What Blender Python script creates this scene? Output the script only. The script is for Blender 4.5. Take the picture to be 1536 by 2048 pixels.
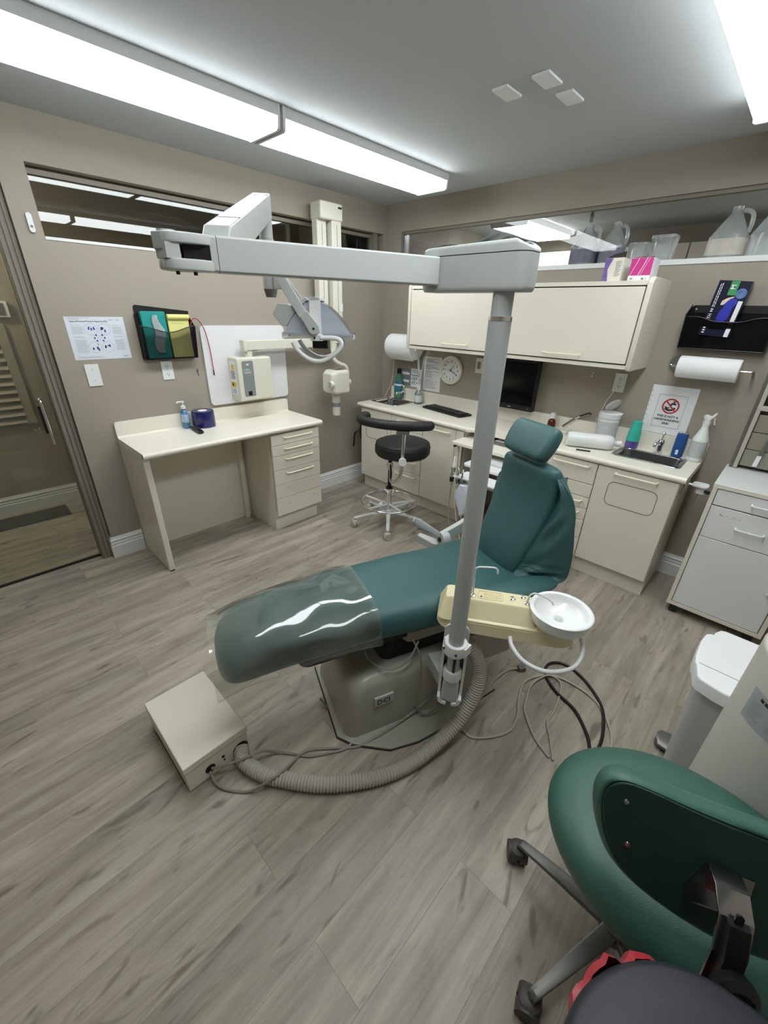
import bpy, bmesh, math, random
from mathutils import Vector, Matrix
random.seed(7)
PI = math.pi
for o in list(bpy.data.objects): bpy.data.objects.remove(o)
COL = bpy.context.scene.collection
SC = bpy.context.scene

# ------------------------------------------------------------------ camera
CAM_POS = Vector((3.05004, -3.14214, 1.61298))
yaw, pit, rol = -0.758161, -0.457921, 0.027714
FPX = 815.277
f_ = Vector((math.sin(yaw)*math.cos(pit), math.cos(yaw)*math.cos(pit), math.sin(pit)))
r_ = f_.cross(Vector((0, 0, 1))).normalized(); u_ = r_.cross(f_)
c_, s_ = math.cos(rol), math.sin(rol)
right = r_*c_ + u_*s_; up = u_*c_ - r_*s_
cd = bpy.data.cameras.new('camera'); cam = bpy.data.objects.new('camera', cd); COL.objects.link(cam)
cam.matrix_world = Matrix(((right.x, up.x, -f_.x, CAM_POS.x), (right.y, up.y, -f_.y, CAM_POS.y),
                           (right.z, up.z, -f_.z, CAM_POS.z), (0, 0, 0, 1)))
cd.sensor_fit = 'VERTICAL'; cd.sensor_height = 36.0; cd.lens = FPX/2048*36.0
cd.clip_start = 0.05; cd.clip_end = 50
SC.camera = cam
# ------------------------------------------------------------------ light / exposure
EXPO = 1.06
LAMP = 7.0           # ceiling diffuser emission
SC.view_settings.view_transform = 'Standard'
SC.view_settings.look = 'None'
SC.view_settings.gamma = 1.0
SC.view_settings.exposure = EXPO
SC.view_settings.use_curve_mapping = False
w = bpy.data.worlds.new('world'); SC.world = w; w.use_nodes = True
w.node_tree.nodes['Background'].inputs[0].default_value = (0.75, 0.8, 0.85, 1)
w.node_tree.nodes['Background'].inputs[1].default_value = 0.05

def point_light(name, loc, power, col, size=0.1):
    l = bpy.data.lights.new(name, 'POINT'); l.energy = power; l.color = col; l.shadow_soft_size = size
    o = bpy.data.objects.new(name, l); COL.objects.link(o); o.location = loc
    return o
point_light('hallway_lamp', (-0.75, -3.4, 2.2), 15, (1.0, 0.90, 0.78))

# ------------------------------------------------------------------ materials
def lin(c):
    c = c/255.0
    return c/12.92 if c <= 0.04045 else ((c+0.055)/1.055)**2.4
def rgb(r, g, b): return (lin(r), lin(g), lin(b), 1.0)
MATS = {}
def new_mat(name):
    m = bpy.data.materials.new(name); m.use_nodes = True
    nt = m.node_tree; return m, nt, nt.nodes['Principled BSDF']
def mat(name, col, rough=0.5, metal=0.0, var=0.04, scale=8.0, bump=0.0, bscale=200.0, coat=0.0, spec=0.5, trans=0.0, ior=1.45, stretch=None, wear=None):
    """principled surface with a soft procedural colour variation and optional bump"""
    if name in MATS: return MATS[name]
    m, nt, p = new_mat(name); N, L = nt.nodes, nt.links
    tc = N.new('ShaderNodeTexCoord'); ns = N.new('ShaderNodeTexNoise'); ns.inputs['Scale'].default_value = scale
    ns.inputs['Detail'].default_value = 4
    if stretch:
        mp = N.new('ShaderNodeMapping'); mp.inputs['Scale'].default_value = stretch
        L.new(tc.outputs['Object'], mp.inputs['Vector']); L.new(mp.outputs['Vector'], ns.inputs['Vector'])
    else: L.new(tc.outputs['Object'], ns.inputs['Vector'])
    mx = N.new('ShaderNodeMix'); mx.data_type = 'RGBA'
    mx.inputs['A'].default_value = tuple(max(0, c*(1-var)) for c in col[:3])+(1,)
    mx.inputs['B'].default_value = tuple(min(1, c*(1+var)) for c in col[:3])+(1,)
    L.new(ns.outputs['Fac'], mx.inputs['Factor'])
    out = mx.outputs['Result']
    if wear:
        n2 = N.new('ShaderNodeTexNoise'); n2.inputs['Scale'].default_value = wear[1]; n2.inputs['Detail'].default_value = 6
        L.new(tc.outputs['Object'], n2.inputs['Vector'])
        cr = N.new('ShaderNodeValToRGB'); cr.color_ramp.elements[0].position = 0.62; cr.color_ramp.elements[1].position = 0.72
        L.new(n2.outputs['Fac'], cr.inputs['Fac'])
        m2 = N.new('ShaderNodeMix'); m2.data_type = 'RGBA'; m2.inputs['B'].default_value = wear[0]
        ml = N.new('ShaderNodeMath'); ml.operation = 'MULTIPLY'; ml.inputs[1].default_value = wear[2]
        L.new(cr.outputs['Color'], ml.inputs[0]); L.new(ml.outputs[0], m2.inputs['Factor']); L.new(out, m2.inputs['A'])
        out = m2.outputs['Result']
    L.new(out, p.inputs['Base Color'])
    p.inputs['Roughness'].default_value = rough; p.inputs['Metallic'].default_value = metal
    p.inputs['Coat Weight'].default_value = coat; p.inputs['Specular IOR Level'].default_value = spec
    p.inputs['Transmission Weight'].default_value = trans; p.inputs['IOR'].default_value = ior
    if bump:
        nb = N.new('ShaderNodeTexNoise'); nb.inputs['Scale'].default_value = bscale; nb.inputs['Detail'].default_value = 3
        L.new(tc.outputs['Object'], nb.inputs['Vector'])
        bp = N.new('ShaderNodeBump'); bp.inputs['Strength'].default_value = bump; bp.inputs['Distance'].default_value = 0.002
        L.new(nb.outputs['Fac'], bp.inputs['Height']); L.new(bp.outputs['Normal'], p.inputs['Normal'])
    MATS[name] = m; return m
def glass_mat(name, tint=(0.95, 0.98, 0.97, 1), refl=1.0, rough=0.0, haze=0.0, hazecol=(0.8, 0.85, 0.85, 1), bump=0.0, bscale=8, ior=1.5):
    """clear pane: transparent body, mirror reflection by fresnel, optional milky haze"""
    if name in MATS: return MATS[name]
    m = bpy.data.materials.new(name); m.use_nodes = True; nt = m.node_tree; N, L = nt.nodes, nt.links; N.clear()
    out = N.new('ShaderNodeOutputMaterial'); tr = N.new('ShaderNodeBsdfTransparent'); tr.inputs[0].default_value = tint
    gl = N.new('ShaderNodeBsdfGlossy'); gl.inputs['Roughness'].default_value = rough
    fr = N.new('ShaderNodeFresnel'); fr.inputs[0].default_value = ior
    mu = N.new('ShaderNodeMath'); mu.operation = 'MULTIPLY'; mu.inputs[1].default_value = refl; mu.use_clamp = True
    L.new(fr.outputs[0], mu.inputs[0])
    base = tr.outputs[0]
    if haze:
        tc = N.new('ShaderNodeTexCoord'); ns = N.new('ShaderNodeTexNoise'); ns.inputs['Scale'].default_value = 6
        L.new(tc.outputs['Object'], ns.inputs['Vector'])
        df = N.new('ShaderNodeBsdfDiffuse'); df.inputs[0].default_value = hazecol
        m0 = N.new('ShaderNodeMixShader'); hm = N.new('ShaderNodeMath'); hm.operation = 'MULTIPLY'; hm.inputs[1].default_value = haze*2
        L.new(ns.outputs['Fac'], hm.inputs[0]); L.new(hm.outputs[0], m0.inputs[0]); L.new(base, m0.inputs[1]); L.new(df.outputs[0], m0.inputs[2])
        base = m0.outputs[0]
    if bump:
        tc = N.new('ShaderNodeTexCoord'); nb = N.new('ShaderNodeTexNoise'); nb.inputs['Scale'].default_value = bscale; nb.inputs['Detail'].default_value = 2
        L.new(tc.outputs['Object'], nb.inputs['Vector'])
        bp = N.new('ShaderNodeBump'); bp.inputs['Strength'].default_value = bump; bp.inputs['Distance'].default_value = 0.02
        L.new(nb.outputs['Fac'], bp.inputs['Height']); L.new(bp.outputs['Normal'], gl.inputs['Normal']); L.new(bp.outputs['Normal'], fr.inputs['Normal'])
    ms = N.new('ShaderNodeMixShader'); L.new(mu.outputs[0], ms.inputs[0]); L.new(base, ms.inputs[1]); L.new(gl.outputs[0], ms.inputs[2])
    L.new(ms.outputs[0], out.inputs[0]); MATS[name] = m; return m
def emit_mat(name, col, strength):
    if name in MATS: return MATS[name]
    m, nt, p = new_mat(name)
    p.inputs['Base Color'].default_value = (0.8, 0.82, 0.83, 1)
    p.inputs['Emission Color'].default_value = col; p.inputs['Emission Strength'].default_value = strength
    # prismatic lens: fine ridges, purely as bump
    N, L = nt.nodes, nt.links
    tc = N.new('ShaderNodeTexCoord'); wv = N.new('ShaderNodeTexVoronoi'); wv.inputs['Scale'].default_value = 120
    L.new(tc.outputs['Object'], wv.inputs['Vector']); bp = N.new('ShaderNodeBump'); bp.inputs['Strength'].default_value = 0.3
    L.new(wv.outputs['Distance'], bp.inputs['Height']); L.new(bp.outputs['Normal'], p.inputs['Normal'])
    MATS[name] = m; return m
def floor_mat():
    m, nt, p = new_mat('wood_plank_floor'); N, L = nt.nodes, nt.links
    tc = N.new('ShaderNodeTexCoord'); sp = N.new('ShaderNodeSeparateXYZ'); cb = N.new('ShaderNodeCombineXYZ')
    L.new(tc.outputs['Object'], sp.inputs[0]); L.new(sp.outputs['Y'], cb.inputs['X']); xo = N.new('ShaderNodeMath'); xo.operation = 'ADD'; xo.inputs[1].default_value = 0.187*30-1.84; L.new(sp.outputs['X'], xo.inputs[0]); L.new(xo.outputs[0], cb.inputs['Y'])
    br = N.new('ShaderNodeTexBrick'); br.inputs['Scale'].default_value = 1.0
    br.inputs['Brick Width'].default_value = 1.22; br.inputs['Row Height'].default_value = 0.187
    br.inputs['Mortar Size'].default_value = 0.0007; br.inputs['Mortar Smooth'].default_value = 0.2
    br.offset = 0.37; br.offset_frequency = 2; br.squash = 1.0
    br.inputs['Color1'].default_value = (0, 0, 0, 1); br.inputs['Color2'].default_value = (1, 1, 1, 1); br.inputs['Mortar'].default_value = (0.5, 0.5, 0.5, 1)
    L.new(cb.outputs[0], br.inputs['Vector'])
    # per plank shift of the grain
    ad = N.new('ShaderNodeVectorMath'); ad.operation = 'MULTIPLY_ADD'
    bx = N.new('ShaderNodeCombineXYZ'); L.new(br.outputs['Color'], bx.inputs['X']); L.new(br.outputs['Color'], bx.inputs['Y']); L.new(br.outputs['Color'], bx.inputs['Z'])
    L.new(bx.outputs[0], ad.inputs[0]); ad.inputs[1].default_value = (7.3, 3.1, 5.7); L.new(cb.outputs[0], ad.inputs[2])
    def noise(scale, vec, detail=5, rough=0.6, dist=0.0):
        mp = N.new('ShaderNodeMapping'); mp.inputs['Scale'].default_value = vec; L.new(ad.outputs[0], mp.inputs['Vector'])
        n = N.new('ShaderNodeTexNoise'); n.inputs['Scale'].default_value = scale; n.inputs['Detail'].default_value = detail
        n.inputs['Roughness'].default_value = rough; n.inputs['Distortion'].default_value = dist
        L.new(mp.outputs[0], n.inputs['Vector']); return n
    g1 = noise(2.0, (0.7, 8, 1), 6, 0.6, 0.5)     # broad grain bands
    g2 = noise(9.0, (0.55, 17, 1), 8, 0.75, 0.35)      # fine streaks
    g3 = noise(2.6, (1.2, 3.5, 1), 4, 0.6, 0.8)      # blotches
    kn = noise(5.0, (0.8, 2.6, 1), 2, 0.5, 1.5)      # knots
    def ramp(src, stops):
        r = N.new('ShaderNodeValToRGB'); L.new(src, r.inputs['Fac'])
        e = r.color_ramp.elements; e[0].position, e[0].color = stops[0]; e[1].position, e[1].color = stops[1]
        for s in stops[2:]:
            k = e.new(s[0]); k.color = s[1]
        return r
    A = rgb(144, 135, 122); B = rgb(168, 160, 146); Cc = rgb(187, 180, 167)
    r1 = ramp(g1.outputs['Fac'], [(0.30, A), (0.50, B), (0.72, Cc)])
    def mix(a, b, fac, mode='MIX'):
        x = N.new('ShaderNodeMix'); x.data_type = 'RGBA'; x.blend_type = mode
        if isinstance(fac, float): x.inputs['Factor'].default_value = fac
        else: L.new(fac, x.inputs['Factor'])
        L.new(a, x.inputs['A'])
        if isinstance(b, tuple): x.inputs['B'].default_value = b
        else: L.new(b, x.inputs['B'])
        return x.outputs['Result']
    r2 = ramp(g2.outputs['Fac'], [(0.33, (0.66, 0.64, 0.62, 1)), (0.45, (0.97, 0.97, 0.97, 1)), (0.7, (1.04, 1.04, 1.04, 1))])
    c1 = mix(r1.outputs['Color'], r2.outputs['Color'], 0.75, 'MULTIPLY')
    r3 = ramp(g3.outputs['Fac'], [(0.35, (0.80, 0.79, 0.79, 1)), (0.62, (1.06, 1.05, 1.04, 1))])
    c2 = mix(c1, r3.outputs['Color'], 0.8, 'MULTIPLY')
    rk = ramp(kn.outputs['Fac'], [(0.62, (0, 0, 0, 1)), (0.74, (1, 1, 1, 1))])
    mk = N.new('ShaderNodeMath'); mk.operation = 'MULTIPLY'; mk.inputs[1].default_value = 0.7; L.new(rk.outputs['Color'], mk.inputs[0])
    c3 = mix(c2, rgb(96, 86, 76), mk.outputs[0])
    rp = ramp(br.outputs['Color'], [(0.0, (0.80, 0.79, 0.79, 1)), (1.0, (1.06, 1.05, 1.03, 1))])
    c4 = mix(c3, rp.outputs['Color'], 0.85, 'MULTIPLY')
    sm_ = N.new('ShaderNodeMath'); sm_.operation = 'MULTIPLY'; sm_.inputs[1].default_value = 0.6; L.new(br.outputs['Fac'], sm_.inputs[0])
    c5 = mix(c4, rgb(84, 76, 68), sm_.outputs[0])
    L.new(c5, p.inputs['Base Color']); p.inputs['Roughness'].default_value = 0.42; p.inputs['Specular IOR Level'].default_value = 0.4
    bp = N.new('ShaderNodeBump'); bp.inputs['Strength'].default_value = 0.25; bp.inputs['Distance'].default_value = 0.002
    L.new(g2.outputs['Fac'], bp.inputs['Height']); L.new(bp.outputs['Normal'], p.inputs['Normal'])
    return m

M_floor = floor_mat()
M_wall = mat('taupe_wall_paint', rgb(158, 150, 137), 0.6, var=0.03, scale=3, bump=0.25, bscale=260)
M_hallwall = mat('hall_wall_paint', rgb(158, 146, 128), 0.6, var=0.05, scale=2)
M_ceil = mat('ceiling_paint', rgb(186, 190, 192), 0.8, var=0.02, scale=3, bump=0.4, bscale=300)
M_trim = mat('white_trim_paint', rgb(226, 228, 228), 0.35, var=0.02)
M_jamb = mat('grey_jamb_paint', rgb(128, 122, 110), 0.5, var=0.05)
M_cream = mat('cream_laminate', rgb(225, 220, 205), 0.38, var=0.03, scale=5, bump=0.05)
M_cream_top = mat('cream_countertop', rgb(234, 229, 215), 0.28, var=0.03, scale=30)
M_creamhandle = mat('cream_handle_plastic', rgb(240, 234, 212), 0.3)
M_gap = mat('dark_gap', rgb(40, 36, 32), 0.8)
M_whitemetal = mat('white_painted_metal', rgb(212, 214, 212), 0.35, var=0.02)
M_grey = mat('light_grey_enamel', rgb(186, 190, 188), 0.35, var=0.02, bump=0.08, bscale=500)
M_greypole = mat('grey_pole_enamel', rgb(176, 180, 180), 0.35, var=0.02)
M_white = mat('white_plastic', rgb(226, 228, 228), 0.3, var=0.02)
M_chrome = mat('chrome', (0.75, 0.76, 0.77, 1), 0.12, 1.0, var=0.03)
M_darkchrome = mat('dark_chrome', (0.35, 0.35, 0.36, 1), 0.2, 1.0, var=0.1)  # darker, duller chrome for the green stool bracket
M_steel = mat('brushed_steel', (0.38, 0.38, 0.38, 1), 0.24, 1.0, var=0.15, scale=20, stretch=(1, 30, 30))
M_dullmetal = mat('worn_grey_metal', rgb(120, 118, 114), 0.45, 0.7, var=0.2, scale=14)
M_black = mat('black_plastic', rgb(20, 20, 21), 0.4, var=0.1)
M_blackmatte = mat('black_vinyl', rgb(30, 30, 31), 0.5, var=0.1, bump=0.3, bscale=600)
M_screen = mat('dark_screen_glass', rgb(6, 6, 8), 0.12, var=0.1)
M_teal = mat('teal_vinyl', rgb(56, 94, 95), 0.36, var=0.08, scale=4, bump=0.35, bscale=700)
M_green = mat('green_vinyl', rgb(58, 97, 85), 0.36, var=0.10, scale=3, bump=0.35, bscale=500)
M_greendark = mat('dark_green_board', rgb(26, 56, 47), 0.5, var=0.12, scale=6, bump=0.3, bscale=400, wear=(rgb(80, 90, 75), 90, 0.12))
M_base = mat('chair_base_enamel', rgb(160, 158, 146), 0.3, var=0.04)
M_beige = mat('cream_plastic_unit', rgb(226, 215, 176), 0.35, var=0.03, bump=0.12, bscale=500)
M_ceramic = mat('white_glazed_bowl', rgb(236, 238, 238), 0.12, var=0.01, coat=0.5)
M_hose = mat('grey_corrugated_hose', rgb(182, 178, 166), 0.5, var=0.05)
M_cord = mat('grey_cord_rubber', rgb(138, 134, 126), 0.5, var=0.05)
M_wheel = mat('dark_worn_caster', rgb(72, 68, 64), 0.5, var=0.15)
M_cord2 = mat('light_grey_cord', rgb(178, 170, 154), 0.5, var=0.05)
M_paper = mat('white_paper', rgb(232, 234, 236), 0.7, var=0.01, scale=20)
M_towel = mat('paper_towel', rgb(236, 238, 238), 0.9, var=0.02, scale=90, bump=0.6, bscale=120)
M_ink = mat('black_ink', rgb(45, 45, 50), 0.7)
M_inkgrey = mat('grey_ink', rgb(130, 132, 138), 0.7)
M_inkblue = mat('blue_ink', rgb(50, 80, 150), 0.7)
M_red = mat('red_ink', rgb(190, 50, 55), 0.6)
M_lens = emit_mat('lit_lamp_lens', (0.93, 0.98, 1.0, 1), LAMP)
M_milky = mat('milky_plastic', rgb(236, 240, 238), 0.35, trans=0.12, var=0.02)
M_jug = glass_mat('clear_hazy_plastic', (0.97, 0.98, 0.98, 1), 0.8, 0.15, haze=0.36, hazecol=(0.86, 0.90, 0.89, 1))

# ------------------------------------------------------------------ object plumbing
def link(name, bm, m, smooth=True, angle=35):
    me = bpy.data.meshes.new(name)
    bmesh.ops.recalc_face_normals(bm, faces=bm.faces)
    bm.to_mesh(me); bm.free()
    if smooth:
        for p in me.polygons: p.use_smooth = True
        me.set_sharp_from_angle(angle=math.radians(angle))
    if m: me.materials.append(m)
    o = bpy.data.objects.new(name, me); COL.objects.link(o)
    if smooth and len(me.polygons) < 6000:
        wn = o.modifiers.new('weighted', 'WEIGHTED_NORMAL'); wn.keep_sharp = True; wn.weight = 60
    return o
ROOTM = {}
def thing(name, label, cat, loc=(0, 0, 0), rotz=0.0, group=None):
    o = bpy.data.objects.new(name, None); COL.objects.link(o); o.empty_display_size = 0.05
    o.location = loc; o.rotation_euler = (0, 0, rotz); o['label'] = label; o['category'] = cat
    if group: o['group'] = group
    ROOTM[o] = Matrix.Translation(Vector(loc)) @ Matrix.Rotation(rotz, 4, 'Z')
    return o
def part(name, bm, m, parent, world=False, smooth=True, bevel=0, label=None, angle=35):
    """a part (or sub-part) of a thing: geometry in the thing's frame, or world=True in room coordinates"""
    root = parent
    while root.parent: root = root.parent
    if world: bm.transform(ROOTM[root].inverted())
    o = link(name, bm, m, smooth, angle); o.parent = parent
    if bevel:
        b = o.modifiers.new('bevel', 'BEVEL'); b.width = bevel; b.segments = 2; b.limit_method = 'ANGLE'
    if label: o['label'] = label
    return o
def single(name, label, cat, bm, m, loc=(0, 0, 0), group=None, bevel=0, world=False, smooth=True, rotz=0.0):
    if world: bm.transform(Matrix.Translation(-Vector(loc)))
    o = link(name, bm, m, smooth); o.location = loc; o.rotation_euler = (0, 0, rotz)
    o['label'] = label; o['category'] = cat
    if group: o['group'] = group
    if bevel:
        b = o.modifiers.new('bevel', 'BEVEL'); b.width = bevel; b.segments = 2; b.limit_method = 'ANGLE'
    ROOTM[o] = Matrix.Translation(Vector(loc)) @ Matrix.Rotation(rotz, 4, 'Z')
    return o
def struct(name, bm, m, parent=None, bevel=0, smooth=False):
    o = link(name, bm, m, smooth)
    if parent: o.parent = parent
    else: o['kind'] = 'structure'
    ROOTM[o] = Matrix.Identity(4)
    if bevel:
        b = o.modifiers.new('bevel', 'BEVEL'); b.width = bevel; b.segments = 2; b.limit_method = 'ANGLE'
    return o
def copy_tree(o, loc, rotz=None, label=None, parent=None):
    c = o.copy(); COL.objects.link(c)
    if parent: c.parent = parent
    else:
        c.location = loc
        if rotz is not None: c.rotation_euler = (0, 0, rotz)
        if label: c['label'] = label
        ROOTM[c] = Matrix.Translation(Vector(loc)) @ Matrix.Rotation(c.rotation_euler[2], 4, 'Z')
    for ch in list(o.children): copy_tree(ch, None, parent=c)
    return c

# ------------------------------------------------------------------ shape helpers
def NB(): return bmesh.new()
def box(bm, x0, x1, y0, y1, z0, z1):
    v = [bm.verts.new(p) for p in ((x0, y0, z0), (x1, y0, z0), (x1, y1, z0), (x0, y1, z0), (x0, y0, z1), (x1, y0, z1), (x1, y1, z1), (x0, y1, z1))]
    for f in ((0, 3, 2, 1), (4, 5, 6, 7), (0, 1, 5, 4), (1, 2, 6, 5), (2, 3, 7, 6), (3, 0, 4, 7)): bm.faces.new([v[i] for i in f])
    return bm
def BX(*a): return box(NB(), *a)
def rings(bm, rr, close=True, caps=True, wrap=False):
    """skin a list of equally long vertex rings"""
    vs = [[bm.verts.new(p) for p in r] for r in rr]; n = len(vs[0])
    k = len(vs)
    for i in range(k if wrap else k-1):
        a, b = vs[i], vs[(i+1) % k]
        for j in range(n if close else n-1):
            q = (a[j], a[(j+1) % n], b[(j+1) % n], b[j])
            bm.faces.new(q)
    if caps and not wrap and close:
        bm.faces.new(vs[0][::-1]); bm.faces.new(vs[-1])
    return bm
def frame_of(d):
    d = Vector(d).normalized(); t = Vector((0, 0, 1)) if abs(d.z) < 0.9 else Vector((1, 0, 0))
    a = d.cross(t).normalized(); return a, d.cross(a).normalized()
def cyl(bm, p0, p1, r0, r1=None, seg=24):
    p0, p1 = Vector(p0), Vector(p1); r1 = r0 if r1 is None else r1
    a, b = frame_of(p1-p0)
    rr = [[p + (a*math.cos(t)+b*math.sin(t))*r for t in [2*PI*i/seg for i in range(seg)]] for p, r in ((p0, r0), (p1, r1))]
    return rings(bm, rr)
def CY(*a, **k): return cyl(NB(), *a, **k)
def smooth_path(pts, n=6, closed=False):
    P = [Vector(p) for p in pts]; out = []
    m = len(P)
    for i in range(m if closed else m-1):
        if closed: p0, p1, p2, p3 = P[(i-1) % m], P[i], P[(i+1) % m], P[(i+2) % m]
        else: p0, p1, p2, p3 = P[max(i-1, 0)], P[i], P[i+1], P[min(i+2, m-1)]
        for k in range(n):
            t = k/n
            out.append(0.5*((2*p1)+(-p0+p2)*t+(2*p0-5*p1+4*p2-p3)*t*t+(-p0+3*p1-3*p2+p3)*t**3))
    if not closed: out.append(P[-1])
    return out
def tube(bm, pts, r, seg=10, n=6, closed=False, smooth=True, caps=True):
    P = smooth_path(pts, n, closed) if smooth else [Vector(p) for p in pts]
    rr = []; a = None; k = len(P)
    for i, p in enumerate(P):
        if closed: d = P[(i+1) % k]-P[i-1]
        else: d = P[min(i+1, k-1)]-P[max(i-1, 0)]
        if d.length < 1e-9: d = Vector((0, 0, 1))
        d.normalize()
        if a is None: a, _ = frame_of(d)
        a = (a - d*a.dot(d)); a = a.normalized() if a.length > 1e-6 else frame_of(d)[0]
        b = d.cross(a); q = r(i/(k-1)) if callable(r) else r
        rr.append([p+(a*math.cos(t)+b*math.sin(t))*q for t in [2*PI*j/seg for j in range(seg)]])
    return rings(bm, rr, caps=caps, wrap=closed)
def TU(*a, **k): return tube(NB(), *a, **k)
def lathe(bm, prof, c=(0, 0, 0), seg=32, axis='z'):
    rr = []
    for r, z in prof:
        ring = []
        for i in range(seg):
            t = 2*PI*i/seg; x, y = math.cos(t)*max(r, 1e-5), math.sin(t)*max(r, 1e-5)
            p = (x, y, z) if axis == 'z' else ((x, z, y) if axis == 'y' else (z, x, y))
            ring.append(Vector(p)+Vector(c))
        rr.append(ring)
    return rings(bm, rr)
def LA(*a, **k): return lathe(NB(), *a, **k)
def rr2(x0, x1, y0, y1, r, n=6):
    """rounded rectangle outline"""
    r = min(r, abs(x1-x0)/2-1e-5, abs(y1-y0)/2-1e-5); o = []
    for cx, cy, a in ((x1-r, y1-r, 0), (x0+r, y1-r, PI/2), (x0+r, y0+r, PI), (x1-r, y0+r, 3*PI/2)):
        for i in range(n+1):
            t = a+PI/2*i/n; o.append((cx+r*math.cos(t), cy+r*math.sin(t)))
    return o
def prism(bm, outline, lo, hi, plane='xy', inset=0.0):
    """extrude a 2-D outline between lo and hi along the axis normal to the plane"""
    def P(a, b, h): return (a, b, h) if plane == 'xy' else ((a, h, b) if plane == 'xz' else (h, a, b))
    if inset:
        cx = sum(p[0] for p in outline)/len(outline); cy = sum(p[1] for p in outline)/len(outline)
        def sh(p, k): 
            d = math.hypot(p[0]-cx, p[1]-cy) or 1; return (p[0]-(p[0]-cx)/d*k, p[1]-(p[1]-cy)/d*k)
        s = 1 if hi > lo else -1
        L = [(inset, lo), (inset*.3, lo+s*inset*.3), (0, lo+s*inset), (0, hi-s*inset), (inset*.3, hi-s*inset*.3), (inset, hi)]
        return rings(bm, [[P(*sh(p, k), h) for p in outline] for k, h in L])
    return rings(bm, [[P(a, b, lo) for a, b in outline], [P(a, b, hi) for a, b in outline]])
def PR(*a, **k): return prism(NB(), *a, **k)
def loft(bm, st, seg=28, ex=2.6):
    """st: (centre, side_vec, up_vec, half_width, half_height) -> super-ellipse sections"""
    rr = []
    for s in st:
        c, sv, uv, a, b = s[:5]; e = s[5] if len(s) > 5 else ex
        ring = []
        for i in range(seg):
            t = 2*PI*i/seg; ct, stt = math.cos(t), math.sin(t)
            x = math.copysign(abs(ct)**(2/e), ct)*a; y = math.copysign(abs(stt)**(2/e), stt)*b
            ring.append(Vector(c)+Vector(sv)*x+Vector(uv)*y)
        rr.append(ring)
    return rings(bm, rr)
def text_bm(s, size, origin, xdir, ydir, extrude=0.0006, align='LEFT', bold=0.0):
    cu = bpy.data.curves.new('t', 'FONT'); cu.body = s; cu.size = size; cu.extrude = extrude; cu.align_x = align; cu.resolution_u = 2
    cu.offset = bold
    o = bpy.data.objects.new('t', cu); COL.objects.link(o)
    bpy.context.view_layer.update()
    me = bpy.data.meshes.new_from_object(o.evaluated_get(bpy.context.evaluated_depsgraph_get()))
    bm = NB(); bm.from_mesh(me); bpy.data.objects.remove(o); bpy.data.curves.remove(cu); bpy.data.meshes.remove(me)
    x, y = Vector(xdir).normalized(), Vector(ydir).normalized(); z = x.cross(y)
    bm.transform(Matrix(((x.x, y.x, z.x, origin[0]), (x.y, y.y, z.y, origin[1]), (x.z, y.z, z.z, origin[2]), (0, 0, 0, 1))))
    return bm
def join(dst, src):
    me = bpy.data.meshes.new('tmp'); src.to_mesh(me); src.free(); dst.from_mesh(me); bpy.data.meshes.remove(me); return dst
def handle_bm(p0, p1, out, r=0.0052, stand=0.028):
    """D-shaped bar pull between two feet"""
    p0, p1, out = Vector(p0), Vector(p1), Vector(out).normalized(); d = (p1-p0).normalized()
    k = 0.012
    return TU([p0, p0+out*(stand-k), p0+out*(stand-k*.3)+d*k*.3, p0+out*stand+d*k, p1+out*stand-d*k, p1+out*(stand-k*.3)-d*k*.3, p1+out*(stand-k), p1], r, 10, smooth=False)
# ================================================================== ROOM
H = 2.44
struct('floor', BX(-1.40, 3.95, -4.15, 2.45, -0.05, 0), M_floor)
struct('ceiling', BX(-1.40, 3.95, -4.15, 2.45, H, H+0.05), M_ceil)
# left wall with long high window
WY0, WY1, WZ0, WZ1 = -2.554, -0.026, 1.917, 2.227
b = NB()
box(b, -0.16, 0, -2.67, 0.0, 0, WZ0); box(b, -0.16, 0, -2.67, 0.0, WZ1, H)
box(b, -0.16, 0, -2.67, WY0, WZ0, WZ1); box(b, -0.16, 0, WY1, 0.0, WZ0, WZ1); box(b, -0.16, 0, -4.1, -2.67, 2.25, H)
struct('wall_left', b, M_wall)
# back wall with long high window
b = NB(); BX0, BX1, BZ0, BZ1 = 0.188, 3.70, 1.917, 2.233
box(b, -0.16, 3.9, 0, 0.12, 0, BZ0); box(b, -0.16, 3.9, 0, 0.12, BZ1, H)
box(b, -0.16, BX0, 0, 0.12, BZ0, BZ1); box(b, BX1, 3.9, 0, 0.12, BZ0, BZ1)
struct('wall_back', b, M_wall)
struct('wall_right', BX(3.85, 3.95, -4.15, 2.45, 0, H), M_wall)
struct('wall_rear', BX(-1.4, 3.85, -4.15, -4.05, 0, H), M_wall)
struct('wall_hall', BX(-1.40, -1.31, -4.05, 0.12, 0, H), M_hallwall)
struct('wall_hall_end', BX(-1.31, -0.16, 0.0, 0.1, 0, H), M_hallwall)
struct('wall_far', BX(-0.16, 3.85, 2.37, 2.45, 0, H), M_wall)
struct('wall_far_left', BX(-0.26, -0.16, 0.12, 2.45, 0, H), M_wall)
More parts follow.
